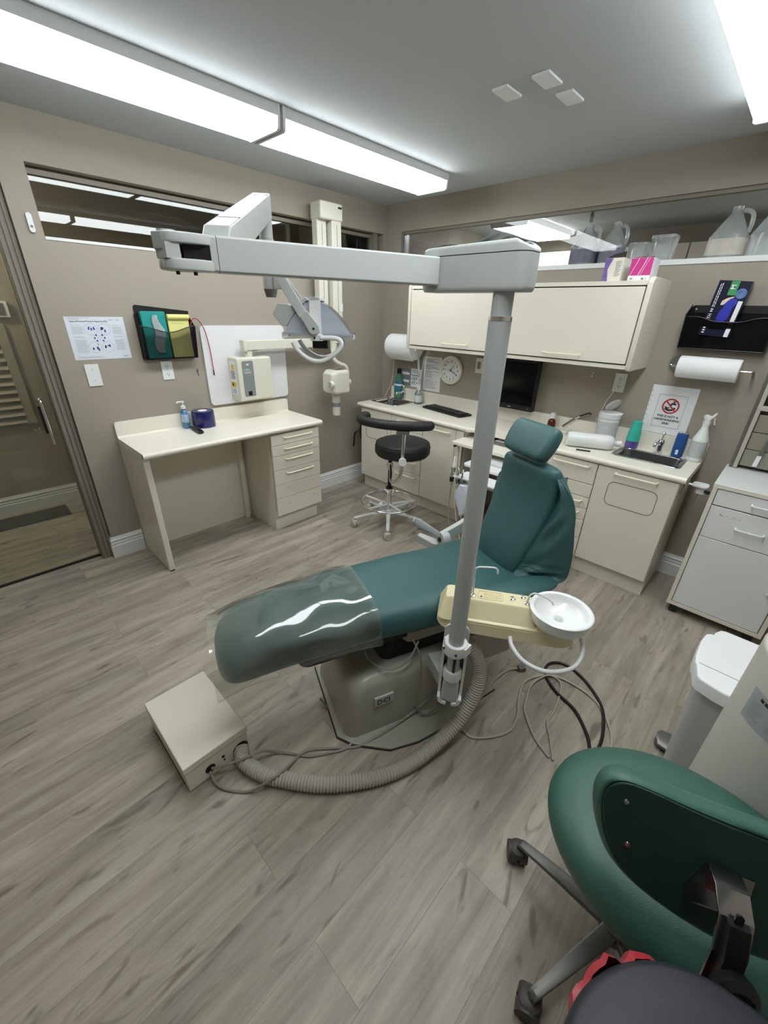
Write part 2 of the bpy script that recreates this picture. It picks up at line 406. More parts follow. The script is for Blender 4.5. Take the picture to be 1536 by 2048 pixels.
# window panes and frames
fr = NB()
box(fr, -0.11, -0.06, WY0, WY1, WZ1-0.035, WZ1-0.012); box(fr, -0.11, -0.06, WY0, WY0+0.012, WZ0, WZ1); box(fr, -0.11, -0.02, WY1-0.10, WY1-0.055, WZ0, WZ1)
w1 = struct('window_1', fr, M_jamb)
M_winglass = glass_mat('window_glass', (0.75, 0.78, 0.75, 1), 1.15)
g = struct('pane', BX(-0.088, -0.082, WY0+0.01, WY1-0.01, WZ0+0.001, WZ1-0.03), M_winglass, w1)
struct('sill_strip', BX(-0.15, 0.004, WY0, WY1, WZ0-0.012, WZ0+0.002), M_trim, w1)
fr = NB()
box(fr, BX0, BX1, 0.015, 0.055, BZ1-0.02, BZ1); box(fr, BX0, BX0+0.03, 0.01, 0.06, BZ0, BZ1)
w2 = struct('window_2', fr, M_jamb)
struct('edge_strip', BX(BX0+0.03, BX0+0.038, 0.005, 0.04, BZ0, BZ1-0.02), M_steel, w2)
M_winglass2 = glass_mat('back_window_glass', (0.97, 0.98, 0.98, 1), 0.5)
struct('pane', BX(BX0+0.03, BX1, 0.028, 0.034, BZ0+0.006, BZ1-0.02), M_winglass2, w2)
struct('sill_strip', BX(BX0, BX1, -0.006, 0.36, BZ0-0.022, BZ0+0.005), M_trim, w2)
# glazed door / partition to the hallway
d1 = struct('door_1', BX(-0.10, -0.09, -4.05, -2.745, 0.012, 2.25), glass_mat('door_glass', (0.90, 0.93, 0.89, 1), 0.8, haze=0.08, hazecol=(0.35, 0.38, 0.32, 1)))
b = BX(-0.14, -0.03, -2.745, -2.672, 0, 2.25)
for k in range(3): box(b, -0.03, -0.022, -2.74+0.024*k, -2.726+0.024*k, 0, 2.25)
struct('trim_1', b, M_jamb)
struct('trim_2', BX(-0.104, -0.086, -4.05, -2.70, 0.0, 0.012), M_gap)
hb = TU([(-0.055, -2.80, 1.10), (-0.025, -2.80, 1.10), (-0.018, -2.80, 1.06), (-0.018, -2.80, 0.90), (-0.018, -2.80, 0.86), (-0.025, -2.80, 0.84), (-0.055, -2.80, 0.84)], 0.009, 12, n=4)
box(hb, -0.089, -0.055, -2.81, -2.79, 1.09, 1.11); box(hb, -0.089, -0.055, -2.81, -2.79, 0.83, 0.85)
h = struct('door_handle', hb, M_chrome, d1, smooth=True)
struct('lock_plate', BX(-0.089, -0.075, -2.815, -2.785, 0.90, 1.06), M_black, d1)
# baseboards (profiled)
def baseboard(name, pts, out):
    """pts: floor polyline on the wall face; out: room side sign list of outward normals"""
    prof = [(0, 0), (0.018, 0), (0.018, 0.088), (0.013, 0.094), (0.016, 0.104), (0.012, 0.118), (0.016, 0.130), (0.010, 0.140), (0.006, 0.153), (0, 0.153)]
    b = NB(); rr = []
    for (x, y), (nx, ny) in zip(pts, out): rr.append([(x+nx*d, y+ny*d, z) for d, z in prof])
    rings(b, rr); return struct(name, b, M_trim, smooth=False)
baseboard('baseboard_left', [(-0.09, -2.67), (0, -2.67), (0, -2.48)], [(0, -1), (1, -1), (1, 0)])
baseboard('baseboard_left_rear', [(0, -1.2), (0, 0)], [(1, 0), (1, 0)])
baseboard('baseboard_back', [(2.78, 0), (3.85, 0)], [(0, -1), (0, -1)])
baseboard('baseboard_hall', [(-1.31, -4.05), (-1.31, 0.0)], [(1, 0), (1, 0)])
baseboard('baseboard_right', [(3.85, 0), (3.85, -4.05)], [(-1, 0), (-1, 0)])
# hallway details
b = BX(-1.23, -0.985, -3.5, -2.735, 0.0, 0.006)
v = thing('floor_vent', 'dark metal floor register in the hallway behind the glass door', 'floor vent', (-1.11, -3.1, 0))
part('frame', b, M_gap, v, world=True)
b = NB()
for k in range(22): box(b, -1.215+0.0100*k, -1.2125+0.0100*k, -3.48, -2.75, 0.006, 0.009)
part('grille', b, M_dullmetal, v, world=True)
t = thing('louvered_panel', 'louvered cabinet door on the hallway wall seen through the glass door', 'louvered door', (-1.31, -3.1, 0.55))
part('frame', box(BX(-1.308, -1.285, -3.5, -2.72, 1.40, 1.46), -1.308, -1.285, -2.78, -2.72, 0.72, 1.40), M_hallwall, t, world=True)
b = NB()
for k in range(11):
    z = 0.76+k*0.058
    rings(b, [[(-1.305, y, z), (-1.28, y, z-0.03), (-1.276, y, z-0.026), (-1.305, y, z+0.008)] for y in (-3.5, -2.78)])
part('slats', b, M_hallwall, t, world=True)
t = thing('framed_display', 'small cream framed grey display on the hallway wall', 'wall display', (-1.31, -2.8, 1.5))
part('frame', BX(-1.308, -1.27, -3.0, -2.66, 1.50, 1.61), M_cream, t, world=True, bevel=0.004)
part('screen', BX(-1.2699, -1.266, -2.98, -2.685, 1.515, 1.595), M_dullmetal, t, world=True)

# ------------------------------------------------------------------ ceiling lamps
def lamp(name, x0, x1, y0, y1, label, group, z0=2.352, wide=False, lens=None):
    cx, cy = (x0+x1)/2, (y0+y1)/2
    t = thing(name, label, 'ceiling light', (cx, cy, 2.44), 0, group)
    part('housing', BX(x0-0.004, x1+0.004, y0+0.012, y1-0.012, 2.398, 2.4395), M_whitemetal, t, world=True)
    o = [(x0, 2.398), (x0+0.004, z0+0.006), (x0+0.012, z0), (x1-0.012, z0), (x1-0.004, z0+0.006), (x1, 2.398)]
    part('diffuser', PR(o, y0+0.014, y1-0.014, 'xz'), lens or M_lens, t, world=True, smooth=False)
    for y in (y0, y1-0.014):
        oo = [(x0-0.006, 2.4395), (x0-0.006, 2.396), (x0, z0+0.002), (x0+0.012, z0-0.004), (x1-0.012, z0-0.004), (x1, z0+0.002), (x1+0.006, 2.396), (x1+0.006, 2.4395)]
        part('end_cap', PR(oo, y, y+0.014, 'xz'), M_white, t, world=True, smooth=False)
    return t
lamp('ceiling_light', 0.715, 0.972, -1.70, -0.42, 'long ceiling light nearest the corner, above the black stool', 'surface mounted ceiling lights')
lamp('ceiling_light', 0.715, 0.972, -3.00, -1.715, 'long ceiling light above the desk, in line before the corner one', 'surface mounted ceiling lights')
lamp('ceiling_light', 2.578, 2.835, -1.74, -0.46, 'ceiling light at the top right corner of the picture', 'surface mounted ceiling lights')
lamp('ceiling_light', 2.578, 2.835, -3.04, -1.755, 'ceiling light directly above the camera', 'surface mounted ceiling lights')
lamp('ceiling_light', 0.42, 0.80, 1.05, 2.05, 'bright ceiling light in the room behind the back window', 'lights of the next room', z0=2.37)
lamp('ceiling_light', 3.30, 3.58, 0.55, 1.85, 'ceiling light of the next room beyond the right picture edge', 'lights of the next room', z0=2.37)
for (x, y, s) in ((1.812, -1.163, 'left one of the three'), (1.983, -1.160, 'middle, farthest left-to-right centre one of the three'), (1.993, -0.96, 'right one of the three')):
    pass
lab = ['square white blank cover plate on the ceiling, leftmost of the three', 'square white blank cover plate on the ceiling, topmost in the picture of the three', 'square white blank cover plate on the ceiling, rightmost of the three']
for (x, y), l in zip(((1.812, -1.163), (1.983, -1.160), (1.992, -0.96)), lab):
    b = PR(rr2(-0.036, 0.036, -0.062, 0.062, 0.004), 0, -0.009, 'xy', inset=0.002)
    for k in (-0.04, 0.04): cyl(b, (0, k, -0.009), (0, k, -0.0105), 0.003, seg=10)
    single('ceiling_cover_plate', l, 'cover plate', b, M_white, (x, y, 2.4399), 'blank cover plates on the ceiling')

# ------------------------------------------------------------------ next room wall cabinets
cab0 = None
for k in range(6):
    x0 = 0.10+k*0.62
    lb = ['far left', 'second from left', 'middle left', 'middle right', 'second from right', 'far right'][k]
    t = thing('wall_cabinet', 'white cabinet seen through the back window, %s of the row' % lb, 'cabinet', (x0, 2.2, 1.55), 0, 'white cabinets in the next room')
    part('body', BX(x0, x0+0.615, 2.03, 2.37, 1.55, 2.252), M_cream, t, world=True)
    part('door', BX(x0+0.004, x0+0.611, 2.012, 2.029, 1.555, 2.247), M_cream_top, t, world=True)

# ================================================================== DESK (left wall)
# worktop with rounded nose and backsplash
b = NB(); box(b, 0.0, 0.47, -2.478, -1.171, 0.795, 0.83)
cyl(b, (0.4725, -2.478, 0.8125), (0.4725, -1.171, 0.8125), 0.0175, seg=20)
desk_t = thing('desk_worktop', 'cream desk worktop with a low backsplash under the whiteboard', 'worktop', (0.24, -1.82, 0.795))
part('top_slab', b, M_cream_top, desk_t, world=True)
part('backsplash', PR(rr2(-2.478, -1.171, 0.80, 0.929, 0.018), 0.0, 0.02, 'yz', inset=0.003), M_cream_top, desk_t, world=True)
part('corner_fillet', PR([(0.02, 0.83), (0.03, 0.83), (0.0235, 0.8335), (0.02, 0.84)], -2.476, -1.173, 'xz'), M_cream_top, desk_t, world=True)
pn = thing('desk_side_panel', 'cream end panel carrying the left end of the desk', 'panel', (0.23, -2.45, 0))
part('panel', PR(rr2(0.0, 0.448, 0.0, 0.80, 0.004), -2.476, -2.44, 'xz'), M_cream, pn, world=True, bevel=0.008)
part('foot_pad', BX(0.40, 0.455, -2.474, -2.444, -0.0, 0.006), M_gap, pn, world=True)
t = thing('desk_back_panel', 'cream back panel in the knee space of the desk', 'panel', (0.03, -2.0, 0))
part('panel', BX(0.018, 0.034, -2.44, -1.637, 0.0, 0.795), M_cream, t, world=True)
part('corner_post', BX(0.034, 0.075, -1.70, -1.668, 0.0, 0.795), M_cream, t, world=True)
t = thing('desk_drawer_unit', 'cream drawer unit with six drawers under the right end of the desk', 'drawer unit', (0.24, -1.42, 0))
part('body', BX(0.02, 0.450, -1.635, -1.207, 0.118, 0.794), M_cream, t, world=True)
part('plinth', BX(0.02, 0.433, -1.635, -1.229, 0.0, 0.118), M_cream, t, world=True)
part('side_outlet_cover', CY((0.20, -1.636, 0.09), (0.20, -1.641, 0.09), 0.018), M_cream, t, world=True)
zz = [0.782, 0.703, 0.622, 0.510, 0.394, 0.280, 0.134]
for k in range(6):
    z1, z0 = zz[k]-0.0015, zz[k+1]+0.0015
    d = part('drawer', BX(0.462, 0.480, -1.634, -1.208, z0, z1), M_cream, t, world=True, bevel=0.002)
    if k < 4:
        zc = z1-0.028-(0 if k else -0.004)
        part('handle', handle_bm((0.479, -1.527, zc), (0.479, -1.287, zc), (1, 0, 0)), M_creamhandle, d, world=True)
    else:
        for y in (-1.527, -1.287):
            part('screw_hole', CY((0.4802, y, (z0+z1)/2+0.02), (0.4806, y, (z0+z1)/2+0.02), 0.003, seg=8), M_gap, d, world=True)

# ================================================================== BACK COUNTER
CZ = 0.833
b = NB()
xs = [0.149, 0.195, 0.485, 1.36]
ztop, zb = CZ, CZ-0.038
# left run with sink hole x .195-.485, y -.325..-.08
box(b, 0.149, 0.195, -0.472, 0, zb, ztop); box(b, 0.195, 0.485, -0.472, -0.325, zb, ztop); box(b, 0.195, 0.485, -0.08, 0, zb, ztop)
box(b, 0.485, 1.40, -0.472, 0, zb, ztop)
box(b, 1.40, 2.05, -0.44, 0, zb, ztop)
box(b, 2.05, 2.385, -0.472, 0, zb, ztop); box(b, 2.385, 2.72, -0.472, -0.322, zb, ztop); box(b, 2.385, 2.72, -0.12, 0, zb, ztop); box(b, 2.72, 2.807, -0.472, 0, zb, ztop)
cyl(b, (0.149, -0.472, CZ-0.019), (1.37, -0.472, CZ-0.019), 0.019, seg=20)
tube(b, [(1.37, -0.472, CZ-0.019), (1.395, -0.468, CZ-0.019), (1.415, -0.452, CZ-0.019), (1.44, -0.445, CZ-0.019)], 0.019, 14, n=4)
cyl(b, (2.05, -0.472, CZ-0.019), (2.807, -0.472, CZ-0.019), 0.019, seg=20)
ct = thing('counter_worktop', 'long cream worktop along the back wall with two sinks set in', 'worktop', (1.48, -0.24, zb))
part('top_slab', b, M_cream_top, ct, world=True)
part('backsplash', PR(rr2(0.149, 2.807, 0.80, 0.94, 0.012), -0.022, 0.0, 'xz', inset=0.003), M_cream_top, ct, world=True)
def hinged_panel(t, x0, x1, z0, z1, y=-0.473, name='door'):
    return part(name, BX(x0, x1, y, y+0.018, z0, z1), M_cream, t, world=True, bevel=0.002)
def flap(door, x0, x1, z0, z1, y=-0.4735):
    o = rr2(x0, x1, z0, z1, 0.035); b = TU([(a, y, c) for a, c in o], 0.0014, 6, closed=True, smooth=False)
    part('flap_outline', b, M_gap, door, world=True, label='dark outline of a rounded waste flap')
# unit 1: sink door
t = thing('sink_cabinet', 'cream base cabinet under the small left sink', 'base cabinet', (0.38, -0.24, 0))
part('body', BX(0.198, 0.567, -0.443, -0.02, 0.115, 0.69), M_cream, t, world=True)
for xa, xb in ((0.189, 0.1975), (0.5675, 0.576)): part('side_panel', BX(xa, xb, -0.453, -0.02, 0.115, 0.794), M_cream, t, world=True)
part('plinth', BX(0.197, 0.576, -0.43, -0.02, 0.0, 0.115), M_cream, t, world=True)
d = hinged_panel(t, 0.190, 0.575, 0.125, 0.79); flap(d, 0.262, 0.535, 0.522, 0.707)
# unit 2: drawers
t = thing('drawer_cabinet', 'cream five drawer base cabinet behind the black stool', 'base cabinet', (0.76, -0.24, 0))
part('body', BX(0.578, 0.944, -0.443, -0.02, 0.115, 0.795), M_cream, t, world=True)
part('plinth', BX(0.578, 0.944, -0.43, -0.02, 0.0, 0.115), M_cream, t, world=True)
zz = [0.792, 0.68, 0.563, 0.445, 0.309, 0.118]
for k in range(5):
    d = hinged_panel(t, 0.580, 0.942, zz[k+1]+0.002, zz[k]-0.002, name='drawer')
    part('handle', handle_bm((0.665, -0.473, zz[k]-0.035), (0.885, -0.473, zz[k]-0.035), (0, -1, 0)), M_creamhandle, d, world=True)
# unit 3: door
t = thing('base_cabinet', 'cream single door base cabinet left of the knee space', 'base cabinet', (1.14, -0.24, 0))
part('body', BX(0.946, 1.355, -0.443, -0.02, 0.115, 0.795), M_cream, t, world=True)
part('plinth', BX(0.946, 1.365, -0.43, -0.02, 0.0, 0.115), M_cream, t, world=True)
d = hinged_panel(t, 0.948, 1.277, 0.122, 0.79)
part('handle', handle_bm((0.992, -0.473, 0.757), (1.222, -0.473, 0.757), (0, -1, 0)), M_creamhandle, d, world=True)
hinged_panel(t, 1.28, 1.345, 0.122, 0.79, name='filler_panel')
# knee space shelves
t = thing('pull_out_shelf', 'cream pull-out shelf under the counter in the knee space', 'shelf', (1.62, -0.3, 0.73))
part('shelf_board', PR(rr2(1.35, 2.02, -0.635, -0.06, 0.02), 0.728, 0.748, 'xy', inset=0.002), M_cream_top, t, world=True)
b = BX(1.352, 1.366, -0.60, -0.06, 0.70, 0.728); part('runner', b, M_black, t, world=True)
part('hanging_bracket', BX(1.385, 1.40, -0.60, -0.585, 0.44, 0.728), M_creamhandle, t, world=True)
t = thing('knee_space_tray', 'grey transparent tray of papers lying on the pull-out shelf', 'tray', (1.7, -0.4, 0.749))
part('tray', BX(1.56, 1.90, -0.46, -0.22, 0.7485, 0.765), M_dullmetal, t, world=True, bevel=0.003)
part('sheet', BX(1.60, 1.86, -0.43, -0.25, 0.766, 0.770), M_paper, t, world=True)
# right drawers
t = thing('drawer_cabinet', 'cream six drawer base cabinet beside the dental chair head', 'base cabinet', (2.2, -0.24, 0))
part('body', BX(2.03, 2.347, -0.443, -0.02, 0.115, 0.795), M_cream, t, world=True)
part('plinth', BX(2.03, 2.347, -0.43, -0.02, 0.0, 0.115), M_cream, t, world=True)
zz = [0.792, 0.649, 0.558, 0.478, 0.395, 0.264, 0.122]
for k in range(6):
    d = hinged_panel(t, 2.032, 2.346, zz[k+1]+0.002, zz[k]-0.002, name='drawer')
    if k in (0, 2, 3, 4): part('handle', handle_bm((2.078, -0.473, zz[k]-0.028), (2.304, -0.473, zz[k]-0.028), (0, -1, 0)), M_creamhandle, d, world=True)
t = thing('sink_cabinet', 'cream base cabinet with a round cornered waste flap under the right sink', 'base cabinet', (2.57, -0.24, 0))
part('body', BX(2.359, 2.774, -0.443, -0.02, 0.115, 0.69), M_cream, t, world=True)
for xa, xb in ((2.349, 2.3585), (2.7745, 2.784)): part('side_panel', BX(xa, xb, -0.453, -0.02, 0.115, 0.794), M_cream, t, world=True)
part('plinth', BX(2.349, 2.784, -0.43, -0.02, 0.0, 0.115), M_cream, t, world=True)
d = hinged_panel(t, 2.352, 2.782, 0.126, 0.79); flap(d, 2.433, 2.703, 0.556, 0.707)
part('handle', handle_bm((2.458, -0.473, 0.765), (2.682, -0.473, 0.765), (0, -1, 0)), M_creamhandle, d, world=True)
# sinks
def sink(x0, x1, y0, y1, label):
    t = thing('sink', label, 'sink', ((x0+x1)/2, (y0+y1)/2, CZ))
    def ring(a, z, r): return [(p[0], p[1], z) for p in rr2(x0+a, x1-a, y0+a, y1-a, r)]
    b = NB(); rings(b, [ring(0, CZ+0.001, 0.03), ring(0.002, CZ+0.004, 0.03), ring(0.018, CZ+0.004, 0.045), ring(0.022, CZ-0.002, 0.045), ring(0.030, CZ-0.10, 0.05), ring(0.05, CZ-0.13, 0.05), ring(0.10, CZ-0.135, 0.02)], caps=False)
    v = ring(0.10, CZ-0.135, 0.02); b.faces.new([b.verts.new(p) for p in v])
    part('basin', b, M_steel, t, world=True)
    cx, cy = (x0+x1)/2, (y0+y1)/2
    part('drain', CY((cx, cy, CZ-0.134), (cx, cy, CZ-0.131), 0.022), M_chrome, t, world=True)
sink(0.172, 0.505, -0.345, -0.060, 'small stainless steel sink at the left end of the counter')
sink(2.362, 2.742, -0.342, -0.100, 'stainless steel sink at the right end of the counter')
def faucet(x, y, label, s=1.0):
    t = thing('faucet', label, 'faucet', (x, y, CZ))
    part('body', LA([(0.001, 0), (0.024, 0), (0.024, 0.006), (0.015, 0.012), (0.013, 0.05), (0.018, 0.058), (0.018, 0.085), (0.008, 0.092), (0.001, 0.094)]), M_chrome, t)
    part('spout', TU([(0, 0, 0.05), (-0.01, -0.03, 0.068), (-0.015, -0.075, 0.072), (-0.017, -0.085, 0.050)], 0.009, 12), M_chrome, t)
    part('lever', tube(LA([(0.001, 0.115), (0.008, 0.118), (0.011, 0.126), (0.008, 0.134), (0.001, 0.137)], seg=14), [(0, 0, 0.09), (0, 0, 0.12)], 0.005, 8), M_chrome, t)
faucet(0.335, -0.045, 'chrome faucet of the small left sink')
faucet(2.568, -0.062, 'chrome faucet of the right sink')

# ------------------------------------------------------------------ wall cabinet
t = thing('wall_cabinet', 'long cream wall cabinet with two flip-up doors above the counter', 'wall cabinet', (1.49, -0.19, 1.331))
o = [(0, 1.331), (0, 1.814), (-0.34, 1.814), (-0.362, 1.805), (-0.374, 1.785), (-0.374, 1.36), (-0.362, 1.338), (-0.34, 1.331)]
part('side_panel', PR(o, 0.63, 0.652, 'yz'), M_cream, t, world=True, bevel=0.004)
part('side_panel', PR(o, 2.322, 2.349, 'yz'), M_cream, t, world=True, bevel=0.004)
part('top_board', BX(0.652, 2.322, -0.35, 0, 1.775, 1.797), M_cream, t, world=True)
part('bottom_board', BX(0.652, 2.322, -0.358, 0, 1.340, 1.362), M_cream, t, world=True)
part('back_board', BX(0.652, 2.322, -0.012, 0, 1.362, 1.775), M_cream, t, world=True)
part('gap_shade_sheet', BX(0.652, 2.322, -0.340, -0.325, 1.362, 1.775), M_gap, t, world=True)  # dark sheet behind the doors, paints the shade seen in their gaps
for x0, x1, hx0, hx1 in ((0.657, 1.477, 1.0, 1.228), (1.485, 2.314, 1.818, 2.054)):
    d = part('door', BX(x0, x1, -0.366, -0.341, 1.369, 1.767), M_cream, t, world=True, bevel=0.002)
    part('handle', handle_bm((hx0, -0.366, 1.40), (hx1, -0.366, 1.40), (0, -1, 0), r=0.0038), M_creamhandle, d, world=True)
# ================================================================== DENTAL CHAIR
CHROT = -math.atan2(0.361, 0.9325)
CHL = (1.83, -2.75, 0)
ch = thing('dental_chair', 'teal vinyl dental chair with clear film over its foot end', 'dental chair', CHL, CHROT)
X, Y, Z = Vector((1, 0, 0)), Vector((0, 1, 0)), Vector((0, 0, 1))
def interp(tab, s):
    for a, b in zip(tab, tab[1:]):
        if s <= b[0]:
            t = (s-a[0])/(b[0]-a[0]) if b[0] > a[0] else 0
            t = max(0, min(1, t)); return [a[i]+(b[i]-a[i])*t for i in range(1, len(a))]
    return list(tab[-1][1:])
# s, half width, centre z, half height
SEAT = [(0.0, 0.07, 0.442, 0.03), (0.012, 0.115, 0.447, 0.052), (0.04, 0.152, 0.458, 0.070), (0.09, 0.170, 0.475, 0.082), (0.2, 0.180, 0.496, 0.088), (0.35, 0.188, 0.508, 0.090),
        (0.6, 0.203, 0.515, 0.090), (0.85, 0.222, 0.510, 0.090), (1.05, 0.238, 0.497, 0.086), (1.2, 0.240, 0.485, 0.080), (1.34, 0.225, 0.48, 0.070), (1.40, 0.15, 0.48, 0.05)]
def seat_st(infl=0.0, s0=0.0, s1=1.4, n=26, ex=3.0):
    out = []
    for i in range(n+1):
        q = i/n; s = s0+(s1-s0)*(q**1.35 if s0 == 0 else q)
        a, z, h = interp(SEAT, s)
        out.append(((0, s, z), X, Z, a+infl, h+infl, ex))
    return out
o = part('seat_and_leg_rest', loft(NB(), seat_st(), 40), M_teal, ch)
m = o.modifiers.new('sub', 'SUBSURF'); m.levels = 1; m.render_levels = 1
# clear protective film over the leg rest
M_film = glass_mat('clear_vinyl_film', (0.93, 0.94, 0.90, 1), 1.5, 0.05, haze=0.10, hazecol=(0.72, 0.77, 0.68, 1), bump=0.5, bscale=4.5)
b = NB(); rr = []
for i in range(31):
    q = i/30; s = -0.012+0.60*q
    a, z, h = interp(SEAT, max(0.09, s)); 
    zt = z + (interp(SEAT, max(s, 0.0))[1]-z)*0.8
    ring = []
    for k in range(33):
        t = -0.42+ (PI+0.84)*k/32
        e = 3.0; ct, st_ = math.cos(t), math.sin(t)
        wob = 0.0025*math.sin(17*s+5*t)+0.002*math.sin(31*s-3*t)+0.004
        flare = 0.012 if (t < -0.1 or t > PI+0.1) else 0
        ring.append((math.copysign(abs(ct)**(2/e), ct)*(a+0.008+wob+flare), s, zt+math.copysign(abs(st_)**(2/e), st_)*(h+0.008+wob)))
    rr.append(ring)
rings(b, rr, close=False, caps=False)
part('protective_film', b, M_film, ch, label='clear crinkled plastic film over the foot end')
# back rest pad: z, s, half width, thickness
BACK = [(0.515, 1.305, 0.115), (0.535, 1.30, 0.128), (0.58, 1.312, 0.134), (0.66, 1.33, 0.146), (0.76, 1.372, 0.158), (0.87, 1.41, 0.165), (0.96, 1.42, 0.165), (1.005, 1.417, 0.160), (1.03, 1.412, 0.148), (1.042, 1.41, 0.12)]
st = []
for i, (z, s, a) in enumerate(BACK):
    h = 0.054 if 0 < i < len(BACK)-1 else 0.02
    if i in (1, len(BACK)-2): h = 0.044
    st.append(((-0.010, s, z), X, Y, a+0.008, h, 2.9))
o = part('backrest_pad', loft(NB(), st, 36), M_teal, ch); m = o.modifiers.new('sub', 'SUBSURF'); m.levels = m.render_levels = 2
# side wings of the shell cover
def wing(sg):
    inner = [(0.150, 1.415, 1.005), (0.158, 1.41, 0.92), (0.155, 1.385, 0.83), (0.148, 1.355, 0.76), (0.138, 1.32, 0.67), (0.128, 1.30, 0.60), (0.125, 1.275, 0.555), (0.14, 1.24, 0.548)]
    outer = [(0.170, 1.395, 1.012), (0.235, 1.405, 0.955), (0.262, 1.415, 0.89), (0.272, 1.42, 0.82), (0.280, 1.435, 0.72), (0.284, 1.44, 0.62), (0.278, 1.42, 0.565), (0.258, 1.30, 0.548)]
    n = 9
    inner = [(x+0.004, y+0.022, z) for x, y, z in inner]
    if sg < 0: inner = [(x, y+0.02, z-0.05*max(0, (z-0.8)/0.2)) for x, y, z in inner]; outer = [(x-0.01, y+0.03, z-0.07*max(0, (z-0.8)/0.2)) for x, y, z in outer]
    si = smooth_path(inner, n); so = smooth_path(outer, n)
    front, back = [], []
    for i, (p, q) in enumerate(zip(si, so)):
        v = i/(len(si)-1); F, B_ = [], []
        for k in range(13):
            u = k/12
            c = p.lerp(q, u)
            bulge = 0.010*math.sin(PI*min(1, u*1.05))
            fold = 0.009*math.sin(9*u+14*v)*math.sin(PI*u)+0.007*math.sin(30*v+8*u)*math.sin(PI*u)
            if v > 0.68: fold += 0.006*math.sin(60*v)*math.sin(PI*u)
            th = 0.016*(1-u**6)+0.004
            F.append(Vector((sg*c.x, c.y-bulge-fold-th*0.5, c.z))); B_.append(Vector((sg*c.x, c.y+th+0.004, c.z)))
        front.append(F+B_[::-1])
    b = NB(); rings(b, front)
    o = part('backrest_wing', b, M_teal, ch)
    # stitched seam line
    part('piping', TU([front[i][12]+Vector((0, 0.005, 0)) for i in range(0, len(front), 3)], 0.004, 8, n=3), M_teal, o)
    seam = [front[int(0.74*(len(front)-1))+(1 if k > 6 else 0)][k]+Vector((0, -0.003, 0)) for k in range(1, 12)]
    part('stitched_seam', TU(seam, 0.0022, 6, n=2), M_teal, o)
for sg in (1, -1): wing(sg)
def strap(sg):
    P = [(0.276, 1.42, 0.560, 0.03, 0.014), (0.272, 1.32, 0.560, 0.052, 0.016), (0.262, 1.20, 0.565, 0.055, 0.017), (0.256, 1.08, 0.565, 0.044, 0.017), (0.250, 0.99, 0.552, 0.028, 0.015), (0.244, 0.92, 0.535, 0.012, 0.010)]
    if sg < 0: P = [(c-0.03, s, z-0.035, a, h) for c, s, z, a, h in P]
    st = [((sg*(c-0.02), s, z), Vector((1, 0.0, -sg*0.25)).normalized(), Vector((sg*0.25, 0, 1)).normalized(), a, h, 2.3) for c, s, z, a, h in P]
    o = part('arm_strap', loft(NB(), st, 20), M_teal, ch); m = o.modifiers.new('sub', 'SUBSURF'); m.levels = m.render_levels = 2
for sg in (1, -1): strap(sg)
part('backrest_shell', loft(NB(), [((0, s+0.06, z), X, Y, a*0.8, 0.020, 3) for z, s, a in BACK[1:-3]], 28), M_base, ch)
# head rest
TH = math.radians(30); HU = Vector((0, math.sin(TH), math.cos(TH))); HN = Vector((0, math.cos(TH), -math.sin(TH)))
def hring(q, a, h):
    c = Vector((0, 1.362, 1.062))+HU*q
    return [c+X*(x-0.024)+HN*y for x, y in rr2(-a, a, -h, h, min(a, h)*0.75, 6)]
st = [(-0.004, 0.090, 0.012), (0.0, 0.108, 0.024), (0.010, 0.120, 0.031), (0.03, 0.127, 0.034), (0.075, 0.132, 0.036), (0.115, 0.130, 0.034), (0.135, 0.124, 0.030), (0.146, 0.114, 0.022), (0.151, 0.098, 0.012)]
o = part('headrest', rings(NB(), [hring(*q) for q in st]), M_teal, ch, angle=80); m = o.modifiers.new('sub', 'SUBSURF'); m.levels = m.render_levels = 2
part('headrest_bar', BX(-0.03, 0.03, 1.452, 1.460, 0.95, 1.15), M_chrome, ch, bevel=0.002)
# underside and base
part('seat_frame', PR(rr2(-0.15, 0.17, 0.72, 1.36, 0.03), 0.375, 0.425, 'xy', inset=0.004), M_base, ch)
part('under_cushion_pan', PR(rr2(-0.16, 0.16, 0.28, 0.9, 0.04), 0.405, 0.43, 'xy'), M_black, ch)
def cover_ring(z, x0, x1, y0, y1, r): return [(a, b_, z) for a, b_ in rr2(x0, x1, y0, y1, r, 8)]
b = NB(); rings(b, [cover_ring(0.012, -0.19, 0.238, 0.43, 1.12, 0.05), cover_ring(0.05, -0.188, 0.236, 0.432, 1.12, 0.05), cover_ring(0.18, -0.18, 0.226, 0.446, 1.11, 0.055), cover_ring(0.235, -0.175, 0.218, 0.456, 1.1, 0.06), cover_ring(0.262, -0.165, 0.205, 0.47, 1.09, 0.065), cover_ring(0.276, -0.145, 0.185, 0.495, 1.07, 0.06), cover_ring(0.28, -0.12, 0.16, 0.52, 1.04, 0.05)])
cov = part('base_cover', b, M_base, ch, angle=60)
b = NB(); rings(b, [cover_ring(0.27, -0.12, 0.14, 0.62, 1.05, 0.04), cover_ring(0.33, -0.10, 0.12, 0.66, 1.03, 0.05), cover_ring(0.38, -0.09, 0.11, 0.68, 1.02, 0.05)])
part('lift_column', b, M_black, ch)
o = [(-0.20, 0.42), (0.20, 0.40), (0.26, 0.45), (0.34, 0.58), (0.355, 0.70), (0.345, 0.82), (0.30, 0.96), (0.27, 1.16), (-0.20, 1.16)]
part('floor_plate', PR(o, 0.0005, 0.012, 'xy', inset=0.002), M_base, ch)
part('floor_gasket', PR([(x*1.012-0.001, 0.78+(y-0.78)*1.012) for x, y in o], 0.0, 0.005, 'xy'), M_gap, ch)
